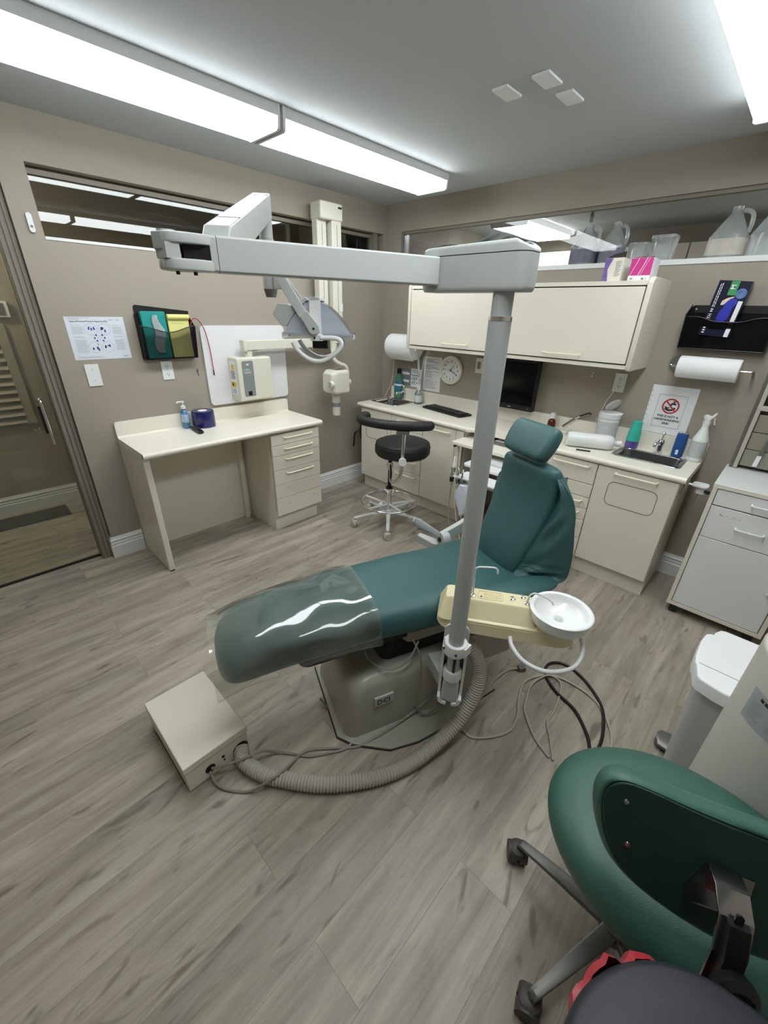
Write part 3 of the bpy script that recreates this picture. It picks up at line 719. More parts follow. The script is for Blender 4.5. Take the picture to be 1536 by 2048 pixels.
# name plate on the right side of the cover
nm = PR(rr2(0.553, 0.640, 0.150, 0.196, 0.003), 0.226, 0.2362, 'yz')
npt = part('name_plate', nm, mat('silver_label', rgb(190, 190, 186), 0.35, 0.3), ch)
part('lettering', text_bm('DCI', 0.036, (0.2366, 0.562, 0.1595), (0, 1, 0), (0, 0, 1), bold=0.0004), M_ink, npt)
part('rear_frame_box', PR(rr2(-0.13, 0.24, 0.98, 1.24, 0.01), 0.20, 0.375, 'xy', inset=0.004), M_base, ch)
# cords hanging under the seat
part('seat_cord', TU([(0.13, 0.55, 0.40), (0.14, 0.56, 0.33), (0.20, 0.62, 0.30), (0.22, 0.70, 0.33), (0.20, 0.76, 0.40)], 0.004, 8), M_cord, ch)
part('seat_cord', TU([(0.18, 0.74, 0.41), (0.23, 0.76, 0.33), (0.245, 0.76, 0.2), (0.25, 0.74, 0.10), (0.27, 0.78, 0.03), (0.29, 0.84, 0.10), (0.26, 0.86, 0.16)], 0.004, 8), M_cord, ch)
# assistant arm joint on the far side of the chair
part('side_arm', TU([(-0.24, 1.17, 0.50), (-0.33, 1.23, 0.475)], 0.024, 14, smooth=False), M_grey, ch)
a1 = part('support_arm', PR([(-0.33, 1.19), (-0.30, 1.155), (-0.33, 1.13), (-0.44, 1.10), (-0.46, 1.13)], 0.45, 0.495, 'xy'), M_grey, ch, bevel=0.006)
jt = part('pivot_joint', CY((-0.30, 1.16, 0.525), (-0.30, 1.205, 0.525), 0.042), M_grey, ch, bevel=0.003)
part('pivot_bolt', CY((-0.30, 1.152, 0.525), (-0.30, 1.16, 0.525), 0.012), M_black, jt)
part('link_arm', PR([(1.19, 0.490), (1.30, 0.545), (1.40, 0.60), (1.40, 0.655), (1.28, 0.60), (1.17, 0.56)], -0.325, -0.295, 'yz'), M_grey, ch, bevel=0.004)
part('lever', loft(NB(), [((-0.31, 1.175, 0.53), Vector((0, .4, .9)), X, 0.020, 0.010), ((-0.33, 1.12, 0.575), Vector((0, .5, .85)), X, 0.018, 0.010), ((-0.345, 1.05, 0.625), Vector((0, .5, .85)), X, 0.022, 0.008), ((-0.35, 1.02, 0.65), Vector((0, .5, .85)), X, 0.014, 0.006)], 16), M_grey, ch)
part('lower_joint', CY((-0.30, 1.18, 0.40), (-0.30, 1.18, 0.50), 0.03), M_grey, ch)

# ================================================================== LIGHT POST
PX, PY = 2.484, -2.148
lp = thing('dental_light', 'grey post mounted dental light with long folding arm rising beside the chair', 'dental light', (PX, PY, 0))
part('post', CY((PX, PY, 0.52), (PX, PY, 1.598), 0.028, seg=36), M_greypole, lp, world=True)
part('chrome_collar', CY((PX, PY, 1.598), (PX, PY, 1.608), 0.0285, seg=36), M_chrome, lp, world=True, label='chrome collar ring near the top of the post')
part('post_neck', CY((PX, PY, 1.608), (PX, PY, 1.665), 0.025, seg=36), M_greypole, lp, world=True)
lo = part('lower_tube', CY((PX, PY, 0.27), (PX, PY, 0.52), 0.0235, seg=30), M_greypole, lp, world=True)
part('slot', PR(rr2(PX+0.010, PX+0.019, 0.415, 0.49, 0.004), PY-0.0215, PY-0.013, 'xz'), M_black, lo, world=True)
b = LA([(0.0285, 0.508), (0.040, 0.508), (0.042, 0.512), (0.042, 0.549), (0.040, 0.554), (0.0285, 0.554)], (PX, PY, 0), 32)
box(b, PX-0.046, PX-0.030, PY-0.010, PY+0.030, 0.512, 0.550); box(b, PX+0.030, PX+0.046, PY-0.010, PY+0.030, 0.512, 0.550)
cl = part('split_clamp', b, M_white, lp, world=True)
for dx in (-0.026, 0.026): part('clamp_screw', CY((PX+dx, PY-0.034, 0.53), (PX+dx*1.02, PY-0.037, 0.53), 0.0045, seg=10), M_black, cl, world=True)
PM = Matrix.Translation(Vector((PX, PY, 0))) @ Matrix.Rotation(math.radians(32), 4, 'Z')
b = PR(rr2(-0.046, 0.046, 0.262, 0.60, 0.035, 8), 0.036, 0.046, 'xz'); b.transform(PM); part('back_plate', b, M_grey, lp, world=True)
for sgn in (-1, 1):
    b = PR([(sgn*0.046, 0.285), (sgn*0.046, 0.52), (sgn*0.036, 0.52), (sgn*0.036, 0.30)], -0.004, 0.036, 'xz')
    prism(b, [(sgn*0.046, 0.295), (sgn*0.040, 0.270), (sgn*0.027, 0.260), (sgn*0.010, 0.258), (sgn*0.010, 0.268), (sgn*0.027, 0.273), (sgn*0.035, 0.295)], -0.030, 0.036, 'xz')
    b.transform(PM); part('side_flange', b, M_white, lp, world=True)
b = LA([(0.024, 0.380), (0.033, 0.380), (0.035, 0.385), (0.035, 0.420), (0.032, 0.426), (0.024, 0.426)], (PX, PY, 0), 30)
soc = part('socket_ring', b, M_white, lp, world=True)
b = NB(); rings(b, [[(x, y, z) for x, y in rr2(-a, a, -a*0.8, 0.036, 0.010)] for a, z in ((0.031, 0.282), (0.031, 0.36), (0.025, 0.386))])
b.transform(PM); part('socket_block', b, M_grey, lp, world=True)
b = BX(-0.03, 0.03, 0.046, 0.15, 0.30, 0.36); b.transform(Matrix.Translation(Vector((PX, PY, 0))) @ Matrix.Rotation(math.radians(62), 4, 'Z')); part('mounting_arm', b, M_grey, lp, world=True)
# head housing with a humped lid
HX0, HX1, HY0, HY1 = 2.245, 2.548, -2.183, -2.100; hcx, hcy = (HX0+HX1)/2, (HY0+HY1)/2
out = rr2(HX0, HX1, HY0, HY1, 0.030, 8)
b = NB(); rings(b, [[(hcx+(x-hcx)*(1-k*4), hcy+(y-hcy)*(1-k*14), z) for x, y in out] for z, k in ((1.661, 0.008), (1.664, 0.003), (1.672, 0), (1.7385, 0))])
part('housing_body', b, M_grey, lp, world=True)
def htop(x):
    t = (x-HX0)/(HX1-HX0)
    return 1.758+0.007*math.exp(-((t-0.25)/0.15)**2)+0.022*math.exp(-((t-0.72)/0.17)**2)-0.012*max(0, (t-0.9)/0.1)**2
nlid = []
for f, k in ((0, 0), (0.6, 0), (0.82, 0.003), (0.95, 0.010), (1.0, 0.022)):
    nlid.append([(hcx+(x-hcx)*(1-k*3.2), hcy+(y-hcy)*(1-k*11), 1.7405+(htop(x)-1.7405)*f) for x, y in out])
# cap the lid with a bridged grid so the hump follows the length
b = NB(); rings(b, nlid, caps=False)
gx = [HX0+0.022+(HX1-HX0-0.044)*k/24 for k in range(25)]
rings(b, [[(x, y, htop(x)+0.0005) for y in (HY0+0.012, HY1-0.012)] for x in gx], close=False, caps=False)
topring = nlid[-1]; b.faces.new([b.verts.new(p) for p in topring])
part('housing_lid', b, M_grey, lp, world=True, angle=50)
# first horizontal arm
aR, aL = Vector((2.295, -2.180, 0)), Vector((2.120, -2.678, 0)); ad = (aL-aR).normalized(); an = Vector((-ad.y, ad.x, 0))
def along(bm, org, d, n):   # local x along d, local y along n
    bm.transform(Matrix(((d.x, n.x, 0, org[0]), (d.y, n.y, 0, org[1]), (0, 0, 1, org[2]), (0, 0, 0, 1)))); return bm
La = (aL-aR).length
ab = NB(); rings(ab, [[(x, y, z) for y, z in rr2(-0.021, 0.021, 1.6745, 1.739, 0.005, 4)] for x in (0, 0.0015, La-0.0015, La)])
part('horizontal_arm', along(ab, aR, ad, an), M_grey, lp, world=True)
# elbow knuckle: fork with two rounded lips, a dark slot and a toothed back lug
eb = NB()
rings(eb, [[(x, y, z) for y, z in rr2(-0.0205, 0.0205, 1.675, 1.7385, 0.005, 4)] for x in (La+0.001, La+0.014)])
lip = [(La+0.01, -0.020), (La+0.035, -0.032), (La+0.065, -0.036)]+[(La+0.072+0.038*math.sin(t), -0.036*math.cos(t)) for t in [PI*k/10 for k in range(1, 10)]]+[(La+0.065, 0.034), (La+0.035, 0.030), (La+0.01, 0.020)]
prism(eb, lip, 1.720, 1.7385, 'xy', inset=0.004); prism(eb, lip, 1.675, 1.695, 'xy', inset=0.004)
prism(eb, [(La+0.062, -0.034), (La+0.085, -0.033), (La+0.108, -0.015), (La+0.112, 0.01), (La+0.095, 0.032), (La+0.07, 0.03)], 1.694, 1.7205, 'xy')
el = part('elbow_fork', along(eb, aR, ad, an), M_grey, lp, world=True)
lb_ = NB(); prism(lb_, [(La+0.100, -0.022), (La+0.112, -0.018), (La+0.115, 0.012), (La+0.10, 0.028)], 1.708, 1.7375, 'xy', inset=0.003); prism(lb_, [(La+0.098, -0.024), (La+0.104, -0.020), (La+0.107, 0.012), (La+0.10, 0.028)], 1.676, 1.699, 'xy', inset=0.003)
part('elbow_lug', along(lb_, aR, ad, an), M_grey, el, world=True)
part('lug_cap', along(CY((La+0.088, 0, 1.739), (La+0.088, 0, 1.7425), 0.017), aR, ad, an), M_grey, el, world=True)
part('elbow_slot', along(BX(La+0.014, La+0.064, -0.020, 0.020, 1.6955, 1.7195), aR, ad, an), M_black, el, world=True)
for k in (0.045, 0.078): part('elbow_screw', along(CY((La+k, -0.010, 1.669), (La+k, -0.010, 1.675), 0.004, seg=10), aR, ad, an), M_black, el, world=True)
# spring arm rising away from the camera
E0 = Vector((2.070, -2.655, 1.718))
F0 = Vector((1.545, -2.205, 1.920)); sd = (F0-E0); sl = sd.length; sdn = sd.normalized(); sn = Vector((-sd.y, sd.x, 0)).normalized(); su = sdn.cross(sn)*1
if su.z < 0: su = -su
def armsec(q, hw, z0, z1, r=0.006):
    c = E0+sd*q
    return [c+sn*y+Vector((0, 0, 1))*z for y, z in rr2(-hw, hw, z0, z1, r, 4)]
b = NB(); rings(b, [armsec(0.0, 0.029, -0.032, 0.018, 0.004), armsec(0.06, 0.029, -0.032, 0.042, 0.004), armsec(0.5, 0.029, -0.032, 0.042, 0.004), armsec(1.0, 0.029, -0.032, 0.042, 0.004), armsec(1.03, 0.028, -0.032, 0.038, 0.004)])
sa = part('spring_arm', b, M_grey, lp, world=True)
for q in (0.22, 0.93):
    part('cover_seam', rings(NB(), [[E0+sd*qq+sn*y+Vector((0, 0, zz_)) for y, zz_ in ((-0.0285, 0.040), (0.0285, 0.040), (0.0285, 0.0428), (-0.0285, 0.0428))] for qq in (q, q+0.006)]), M_dullmetal, sa, world=True)
CXp, CYp = 1.555, -2.205
b = CY((CXp, CYp, 1.83), (CXp, CYp, 1.905), 0.0235, seg=28)
part('swivel_tube', b, M_grey, lp, world=True)
part('swivel_tube', CY((CXp, CYp, 1.675), (CXp, CYp, 1.829), 0.0255, seg=28), M_grey, lp, world=True)
part('tube_end_cap', CY((CXp, CYp, 1.648), (CXp, CYp, 1.675), 0.018, 0.025, seg=28), M_dullmetal, lp, world=True, label='dark tapered end cap')
# drop arm to the lamp head
LX, LY = Vector((0.717, 0.697, 0)), Vector((-0.697, 0.717, 0))
def lampx(bm, c=(1.694, -2.105, 1.528)):
    bm.transform(Matrix(((LX.x, LY.x, 0, c[0]), (LX.y, LY.y, 0, c[1]), (0, 0, 1, c[2]), (0, 0, 0, 1)))); return bm
# lamp frame: x image right, y away, z up.  pivot on the near side
b = NB()
def bar_sec(p, d, w_, h_):
    d = Vector(d).normalized(); nn = Vector((0, 1, 0)); uu = d.cross(nn).normalized()
    return [Vector(p)+nn*a+uu*c for a, c in rr2(-w_, w_, -h_, h_, 0.003, 3)]
rings(b, [bar_sec((-0.160, 0.02, 0.168), (1, 0, 0), 0.013, 0.023), bar_sec((-0.112, -0.03, 0.168), (1, 0, 0), 0.013, 0.022)])
rings(b, [bar_sec((-0.116, -0.035, 0.182), (0.55, 0, -0.83), 0.012, 0.017), bar_sec((-0.028, -0.076, 0.052), (0.55, 0, -0.83), 0.011, 0.016)])
rings(b, [bar_sec((-0.100, -0.030, 0.186), (0.6, 0, -0.8), 0.004, 0.003), bar_sec((-0.018, -0.060, 0.085), (0.6, 0, -0.8), 0.004, 0.003)])
part('drop_arm', lampx(b), M_grey, lp, world=True)
b = NB(); pr = []
cxp, czp, rp = 0.0, 0.022, 0.020
o = [(-0.045, 0.060), (-0.022, 0.078)]+[(cxp+rp*math.cos(t), czp+rp*math.sin(t)) for t in [math.radians(a) for a in range(35, -150, -15)]]
part('pivot_cheek', lampx(PR(o, -0.090, -0.066, 'xz', inset=0.002)), M_grey, lp, world=True)
part('pivot_bolt', lampx(CY((0, -0.092, 0.022), (0, -0.089, 0.022), 0.004, seg=12)), M_black, lp, world=True)
# reflector: translucent blue-ish dichroic trough
M_refl = glass_mat('dichroic_reflector', (0.86, 0.92, 1.0, 1), 1.5, 0.15, haze=0.5, hazecol=(0.84, 0.90, 1.0, 1))
def arc_pts(off=0.0, n=24, x0=-0.112, x1=0.130, h=0.108):
    out = []
    for i in range(n+1):
        t = i/n; x = x0+(x1-x0)*t; u_ = abs((t-0.46)/(0.54 if t > 0.46 else 0.46))
        z = 0.006+(h+off)*(1-u_**1.75); out.append((x, z))
    return out
b = NB(); A_ = arc_pts(); B_ = arc_pts(-0.004)
prism(b, A_+B_[::-1], -0.062, 0.062, 'xz')
# far closing wall of the reflector
part('reflector', lampx(b), M_refl, lp, world=True, label='bluish translucent reflector shell')
b = NB(); prism(b, A_+[(0.130, 0.0), (-0.112, 0.0)], 0.058, 0.062, 'xz'); part('reflector_side', lampx(b), M_refl, lp, world=True)
b = NB(); prism(b, A_+[(0.130, 0.0), (-0.112, 0.0)], -0.062, -0.059, 'xz'); part('reflector_side', lampx(b), M_refl, lp, world=True)
rim = [(x, y, -0.004) for x, y in rr2(-0.122, 0.140, -0.068, 0.068, 0.012)]
b = NB(); rings(b, [[(x, y, z) for x, y in rr2(-0.122, 0.140, -0.068, 0.068, 0.012)] for z in (-0.014, 0.006)], caps=False)
rings(b, [[(x, y, z) for x, y in rr2(-0.118, 0.136, -0.064, 0.064, 0.010)] for z in (0.006, -0.014)], caps=False)
part('clear_shield', lampx(b), glass_mat('clear_acrylic', (0.93, 0.95, 0.95, 1), 1.2, 0.03, haze=0.14, hazecol=(0.8, 0.84, 0.86, 1)), lp, world=True, smooth=False)
# white yoke band over the reflector
b = NB(); o = [(-0.015, -0.012), (0.024, -0.012), (0.024, 0.112), (0.018, 0.122), (-0.004, 0.124), (-0.015, 0.120)]
prism(b, o, -0.070, -0.060, 'xz'); prism(b, [(-0.022, 0.112), (0.024, 0.113), (0.024, 0.122), (0.01, 0.125), (-0.012, 0.123), (-0.024, 0.118)], -0.070, 0.070, 'xz'); prism(b, o, 0.060, 0.070, 'xz')
part('yoke', lampx(b), M_white, lp, world=True)
b = NB(); up_ = [(x, z+0.003) for x, z in A_[1:11]]; o = up_+[(-0.032, 0.122), (-0.058, 0.108), (-0.082, 0.094), (-0.098, 0.099), (-0.128, 0.101), (-0.150, 0.066), (-0.122, 0.030)]
prism(b, o, -0.060, 0.060, 'xz'); part('heat_hood', lampx(b), M_grey, lp, world=True, bevel=0.002)
part('lamp_socket', lampx(BX(-0.015, 0.042, -0.040, 0.035, -0.048, -0.010)), M_black, lp, world=True, bevel=0.004)
b = BX(-0.015, 0.03, -0.074, -0.062, -0.020, 0.002); part('handle_mount', lampx(b), M_white, lp, world=True, bevel=0.002)
for yy in (-0.070, 0.066):
    k = 0 if yy < 0 else 0.006
    part('lamp_handle', lampx(TU([(0.02, yy, -0.009), (0.075, yy, -0.009), (0.095, yy, -0.020), (0.093, yy, -0.038), (0.072, yy, -0.062), (0.035, yy, -0.085), (0.0, yy, -0.090), (-0.035, yy, -0.078), (-0.066, yy, -0.052), (-0.082, yy, -0.026)], 0.0085, 12)), M_white, lp, world=True)
    part('handle_screw', lampx(CY((0.0, yy-0.007*(1 if yy < 0 else -1), -0.009), (0.0, yy-0.009*(1 if yy < 0 else -1), -0.009), 0.004, seg=10)), M_black, lp, world=True)

# ================================================================== CUSPIDOR UNIT
cu = thing('cuspidor_unit', 'cream plastic unit with white rinse bowl fixed behind the grey post', 'cuspidor', (2.404, -2.122, 0.54), 0.552)
def part_(n, b, *a, **k): b.transform(Matrix.Scale(0.92, 4)); return part(n, b, *a, **k)
def crs(u0, u1, v0, v1, r, z): return [(a, c, z) for a, c in rr2(u0, u1, v0, v1, r, 8)]
b = NB()
rings(b, [crs(-0.02, 0.505, 0.008, 0.19, 0.06, 0.0), crs(-0.03, 0.515, 0.0, 0.198, 0.07, 0.008), crs(-0.025, 0.51, 0.006, 0.19, 0.07, 0.065), crs(-0.01, 0.50, 0.02, 0.175, 0.065, 0.075)])
body = part_('unit_base', b, M_beige, cu)
b = NB(); rings(b, [crs(-0.028, 0.38, 0.004, 0.192, 0.03, 0.055), crs(-0.006, 0.345, 0.052, 0.142, 0.02, 0.128), crs(0.0, 0.338, 0.058, 0.136, 0.018, 0.133)])
up_h = part_('raised_console', b, M_beige, cu)
# recessed cup rest
b = TU([(a, c, 0.1335) for a, c in rr2(0.125, 0.225, 0.072, 0.124, 0.014)], 0.0022, 6, closed=True, smooth=False)
for k in range(4): box(b, 0.150, 0.220, 0.081+0.010*k, 0.083+0.010*k, 0.133, 0.1348)
cyl(b, (0.138, 0.086, 0.133), (0.138, 0.086, 0.134), 0.003, seg=10)
part_('cup_rest', b, M_beige, cu)
part_('drain_hole', CY((0.139, 0.085, 0.133), (0.139, 0.085, 0.1352), 0.0035, seg=12), M_black, cu)
for (a, c) in ((0.105, 0.083), (0.262, 0.098), (0.305, 0.12), (0.318, 0.083)):
    k = LA([(0.001, 0.133), (0.011, 0.133), (0.011, 0.137), (0.006, 0.139), (0.005, 0.145), (0.001, 0.146)], (a, c, 0), 14)
    for q in range(3): cyl(k, (a+0.007*math.cos(q*2.1), c+0.007*math.sin(q*2.1), 0.136), (a+0.012*math.cos(q*2.1), c+0.012*math.sin(q*2.1), 0.138), 0.003, seg=8)
    part_('valve_knob', k, M_chrome, cu)
part_('cup_filler_spout', TU([(0.105, 0.083, 0.135), (0.102, 0.083, 0.20), (0.100, 0.083, 0.255), (0.105, 0.083, 0.268), (0.120, 0.086, 0.272), (0.160, 0.092, 0.273), (0.178, 0.095, 0.270), (0.186, 0.096, 0.260), (0.188, 0.096, 0.245)], 0.0038, 10), M_white, cu)
part_('bowl_rinse_spout', TU([(0.318, 0.083, 0.135), (0.320, 0.083, 0.165), (0.328, 0.085, 0.180), (0.345, 0.085, 0.186), (0.385, 0.080, 0.176), (0.405, 0.074, 0.166), (0.412, 0.072, 0.155)], 0.0038, 10), M_whitemetal, cu)
bw = (0.440, 0.054, 0)
b = LA([(0.001, 0.085), (0.075, 0.085), (0.095, 0.090), (0.106, 0.102), (0.111, 0.125), (0.115, 0.145), (0.117, 0.150), (0.113, 0.154), (0.104, 0.154), (0.098, 0.150), (0.095, 0.135), (0.085, 0.118), (0.050, 0.108), (0.030, 0.105), (0.024, 0.108), (0.019, 0.106), (0.016, 0.098), (0.001, 0.097)], bw, 48)
bo = part_('rinse_bowl', b, M_ceramic, cu, angle=50)
b = NB()
for k in range(3): tube(b, [(0.426, 0.046+0.008*k, 0.1), (0.454, 0.046+0.008*k, 0.1)], 0.0015, 6, smooth=False)
part_('drain_grid', b, M_whitemetal, bo)
part_('drain_hose', TU([(0.265, 0.003, 0.022), (0.275, -0.03, 0.002), (0.32, -0.075, -0.02), (0.40, -0.10, -0.025), (0.49, -0.075, -0.01), (0.53, -0.02, 0.02), (0.525, 0.03, 0.055), (0.50, 0.06, 0.075)], 0.0085, 12), M_white, cu, label='looping white drain hose')
part_('unit_support_arm', BX(0.06, 0.12, 0.05, 0.20, -0.04, 0.0), M_grey, cu)

# ================================================================== JUNCTION BOX, HOSE, CORDS
jb = thing('floor_junction_box', 'cream metal utility box on the floor in front of the chair foot', 'utility box', (1.757, -2.852, 0))
part('base_tray', BX(1.567, 1.944, -2.972, -2.733, 0.004, 0.125), M_cream, jb, world=True, bevel=0.002)
lid = part('lid', BX(1.562, 1.948, -2.976, -2.729, 0.108, 0.138), M_cream, jb, world=True, bevel=0.003)
part('foot', BX(1.60, 1.90, -2.974, -2.735, 0.0, 0.004), M_gap, jb, world=True)
for y, z, r in ((-2.888, 0.048, 0.019), (-2.835, 0.062, 0.006), (-2.833, 0.042, 0.004), (-2.766, 0.040, 0.031)):
    part('cable_hole', CY((1.9435, y, z), (1.9455, y, z), r), M_black, jb, world=True)
# corrugated umbilical hose
hp = [(1.95, -2.766, 0.042), (2.00, -2.782, 0.036), (2.09, -2.755, 0.030), (2.17, -2.705, 0.029), (2.27, -2.628, 0.029), (2.36, -2.525, 0.029), (2.43, -2.41, 0.030), (2.475, -2.28, 0.040), (2.505, -2.14, 0.085), (2.52, -2.04, 0.17), (2.52, -1.99, 0.28), (2.50, -2.00, 0.38), (2.47, -2.03, 0.46)]
sp = smooth_path(hp, 34)
b = NB(); N_ = len(sp)
fine = []
for i in range(N_): fine.append(sp[i])
L_ = [0]
for i in range(1, N_): L_.append(L_[-1]+(sp[i]-sp[i-1]).length)
tot = L_[-1]; pitch = 0.0118; nn = int(tot/pitch*4); res = []
j = 0
for i in range(nn+1):
    d = tot*i/nn
    while j < N_-2 and L_[j+1] < d: j += 1
    t = (d-L_[j])/max(1e-9, L_[j+1]-L_[j]); res.append(sp[j].lerp(sp[j+1], t))
rad = [0.0292, 0.0278, 0.0238, 0.0278]
rrn = []; a = None
for i, p in enumerate(res):
    d = (res[min(i+1, nn)]-res[max(i-1, 0)]).normalized()
    if a is None: a, _ = frame_of(d)
    a = (a-d*a.dot(d)).normalized(); c = d.cross(a); q = rad[i % 4]
    rrn.append([p+(a*math.cos(t)+c*math.sin(t))*q for t in [2*PI*k/22 for k in range(22)]])
rings(b, rrn)
single('corrugated_hose', 'thick grey corrugated umbilical hose curving over the floor from box to post', 'hose', b, M_hose, (2.27, -2.63, 0), world=True)
def cord(name, label, pts, r, m, group=None, z=None, cat='cord'):
    P = [(p[0], p[1], (p[2] if len(p) > 2 else r+0.0005)) for p in pts]
    return single(name, label, cat, TU(P, r, 8, n=8), m, (pts[0][0], pts[0][1], 0), world=True, group=group)
cord('power_cord', 'grey cord lying in an S between the chair base and the utility box, thinner loop', [(1.975, -2.395, 0.03), (2.03, -2.385), (2.09, -2.345), (2.15, -2.345), (2.205, -2.39), (2.225, -2.45), (2.192, -2.515), (2.147, -2.58), (2.098, -2.618), (2.05, -2.66, 0.012), (2.03, -2.72, 0.062), (2.01, -2.79, 0.068), (1.965, -2.86, 0.05), (1.948, -2.885, 0.05)], 0.0052, M_cord)
cord('control_cord', 'grey cord running from under the chair to the utility box, nearer the camera', [(2.365, -2.04, 0.12), (2.33, -2.13, 0.05), (2.30, -2.25, 0.018), (2.28, -2.34, 0.016), (2.25, -2.42), (2.18, -2.50), (2.12, -2.575), (2.125, -2.64, 0.02), (2.15, -2.70, 0.058), (2.145, -2.755, 0.058), (2.10, -2.817, 0.01), (2.043, -2.867), (1.995, -2.892, 0.015), (1.948, -2.893, 0.04)], 0.0052, M_cord)
pc = thing('plug_cord', 'light grey cord ending in a plug on the floor behind the post', 'cord', (2.50, -1.60, 0))
part('cable', TU([(2.525, -1.565, 0.012), (2.490, -1.607, 0.006), (2.473, -1.708, 0.005), (2.481, -1.791, 0.005), (2.478, -1.87, 0.005), (2.46, -1.93, 0.005)], 0.005, 8), M_cord2, pc, world=True)
part('plug', along(BX(-0.004, 0.034, -0.014, 0.014, 0.001, 0.024), (2.525, -1.568, 0), Vector((0.6, 0.8, 0)), Vector((-0.8, 0.6, 0))), M_dullmetal, pc, world=True, bevel=0.003)
cord('extension_cable', 'light grey cord looping right from the hose over to the green stool', [(2.47, -2.065), (2.516, -2.05), (2.564, -2.047), (2.623, -1.984), (2.661, -1.904), (2.648, -1.813), (2.607, -1.724), (2.584, -1.625), (2.613, -1.54), (2.674, -1.477), (2.767, -1.461), (2.867, -1.481), (2.936, -1.541), (2.99, -1.64), (3.01, -1.80), (2.98, -1.95)], 0.0052, M_cord2)
cord('extension_cable', 'light grey cord, inner double loop ending under the green stool', [(2.849, -1.90), (2.799, -1.814), (2.76, -1.753), (2.754, -1.671), (2.731, -1.539), (2.701, -1.493, 0.010), (2.66, -1.495, 0.014), (2.634, -1.531, 0.012), (2.618, -1.62, 0.014), (2.647, -1.741), (2.675, -1.786), (2.753, -1.86), (2.834, -1.90)], 0.0050, M_cord2)
cord('rubber_cable', 'thick black rubber cord in a long loop on the floor by the bowl', [(2.94, -1.75), (2.908, -1.69), (2.822, -1.604), (2.711, -1.562), (2.63, -1.494), (2.621, -1.416), (2.678, -1.366), (2.776, -1.39), (2.871, -1.46), (2.922, -1.54, 0.016), (2.957, -1.657, 0.012), (2.965, -1.76)], 0.0068, M_black)
# ================================================================== LEFT WALL ITEMS
def wall_plate_left(name, label, y0, y1, z0, z1):
    return PR(rr2(y0, y1, z0, z1, 0.003), 0.0, 0.006, 'yz', inset=0.002)
t = thing('blank_wall_plate', 'blank white wall plate below the safety poster', 'wall plate', (0, -2.51, 1.22))
part('plate', wall_plate_left('', '', -2.546, -2.473, 1.158, 1.284), M_white, t, world=True)
for z in (1.19, 1.252): part('screw', CY((0.006, -2.51, z), (0.0068, -2.51, z), 0.0028, seg=10), M_inkgrey, t, world=True)
def outlet(name, label, c, axis):
    t = thing(name, label, 'outlet', c)
    def P(b): 
        if axis == 'x': b.transform(Matrix.Rotation(PI/2, 4, 'Z'))   # built facing -y, turned to face +x
        b.transform(Matrix.Translation(c)); return b
    part('plate', P(PR(rr2(-0.036, 0.036, -0.06, 0.06, 0.003), 0.0, -0.006, 'xz', inset=0.002)), M_white, t, world=True)
    for dz in (0.024, -0.024):
        s = part('socket', P(PR([(0.017*math.cos(a), dz+0.0145*max(-0.85, min(0.85, math.sin(a)))) for a in [2*PI*k/24 for k in range(24)]], -0.006, -0.0075, 'xz')), M_trim, t, world=True)
        b = BX(-0.008, -0.0055, -0.0082, -0.0074, dz-0.001, dz+0.008); box(b, 0.0055, 0.008, -0.0082, -0.0074, dz-0.001, dz+0.008); cyl(b, (0, -0.0074, dz-0.007), (0, -0.0082, dz-0.007), 0.0028, seg=10)
        part('slots', P(b), M_ink, s, world=True)
    part('screw', P(CY((0, -0.006, 0), (0, -0.0085, 0), 0.0022, seg=8)), M_inkgrey, t, world=True)
    return t
outlet('wall_outlet', 'white duplex outlet under the black file pocket on the left wall', (0.0, -2.081, 1.219), 'x')
outlet('wall_outlet', 'white duplex outlet with a cord under the long wall cabinet', (2.219, 0.0, 1.221), 'y')
single('outlet_cord', 'thin white cord dropping from the outlet behind the wipes tub', 'cord', TU([(2.205, -0.008, 1.19), (2.195, -0.02, 1.15), (2.17, -0.03, 1.08), (2.15, -0.035, 0.98), (2.14, -0.04, 0.945)], 0.003, 8), M_white, (2.205, 0, 1.19), world=True)
t = thing('wall_sensor', 'slim white wall sensor left of the high window', 'sensor', (0, -2.6, 1.97))
part('case', PR(rr2(-2.613, -2.588, 1.928, 2.014, 0.012), 0.0, 0.014, 'yz', inset=0.003), M_white, t, world=True)
part('button', CY((0.014, -2.600, 1.955), (0.0165, -2.600, 1.955), 0.006), M_inkgrey, t, world=True)
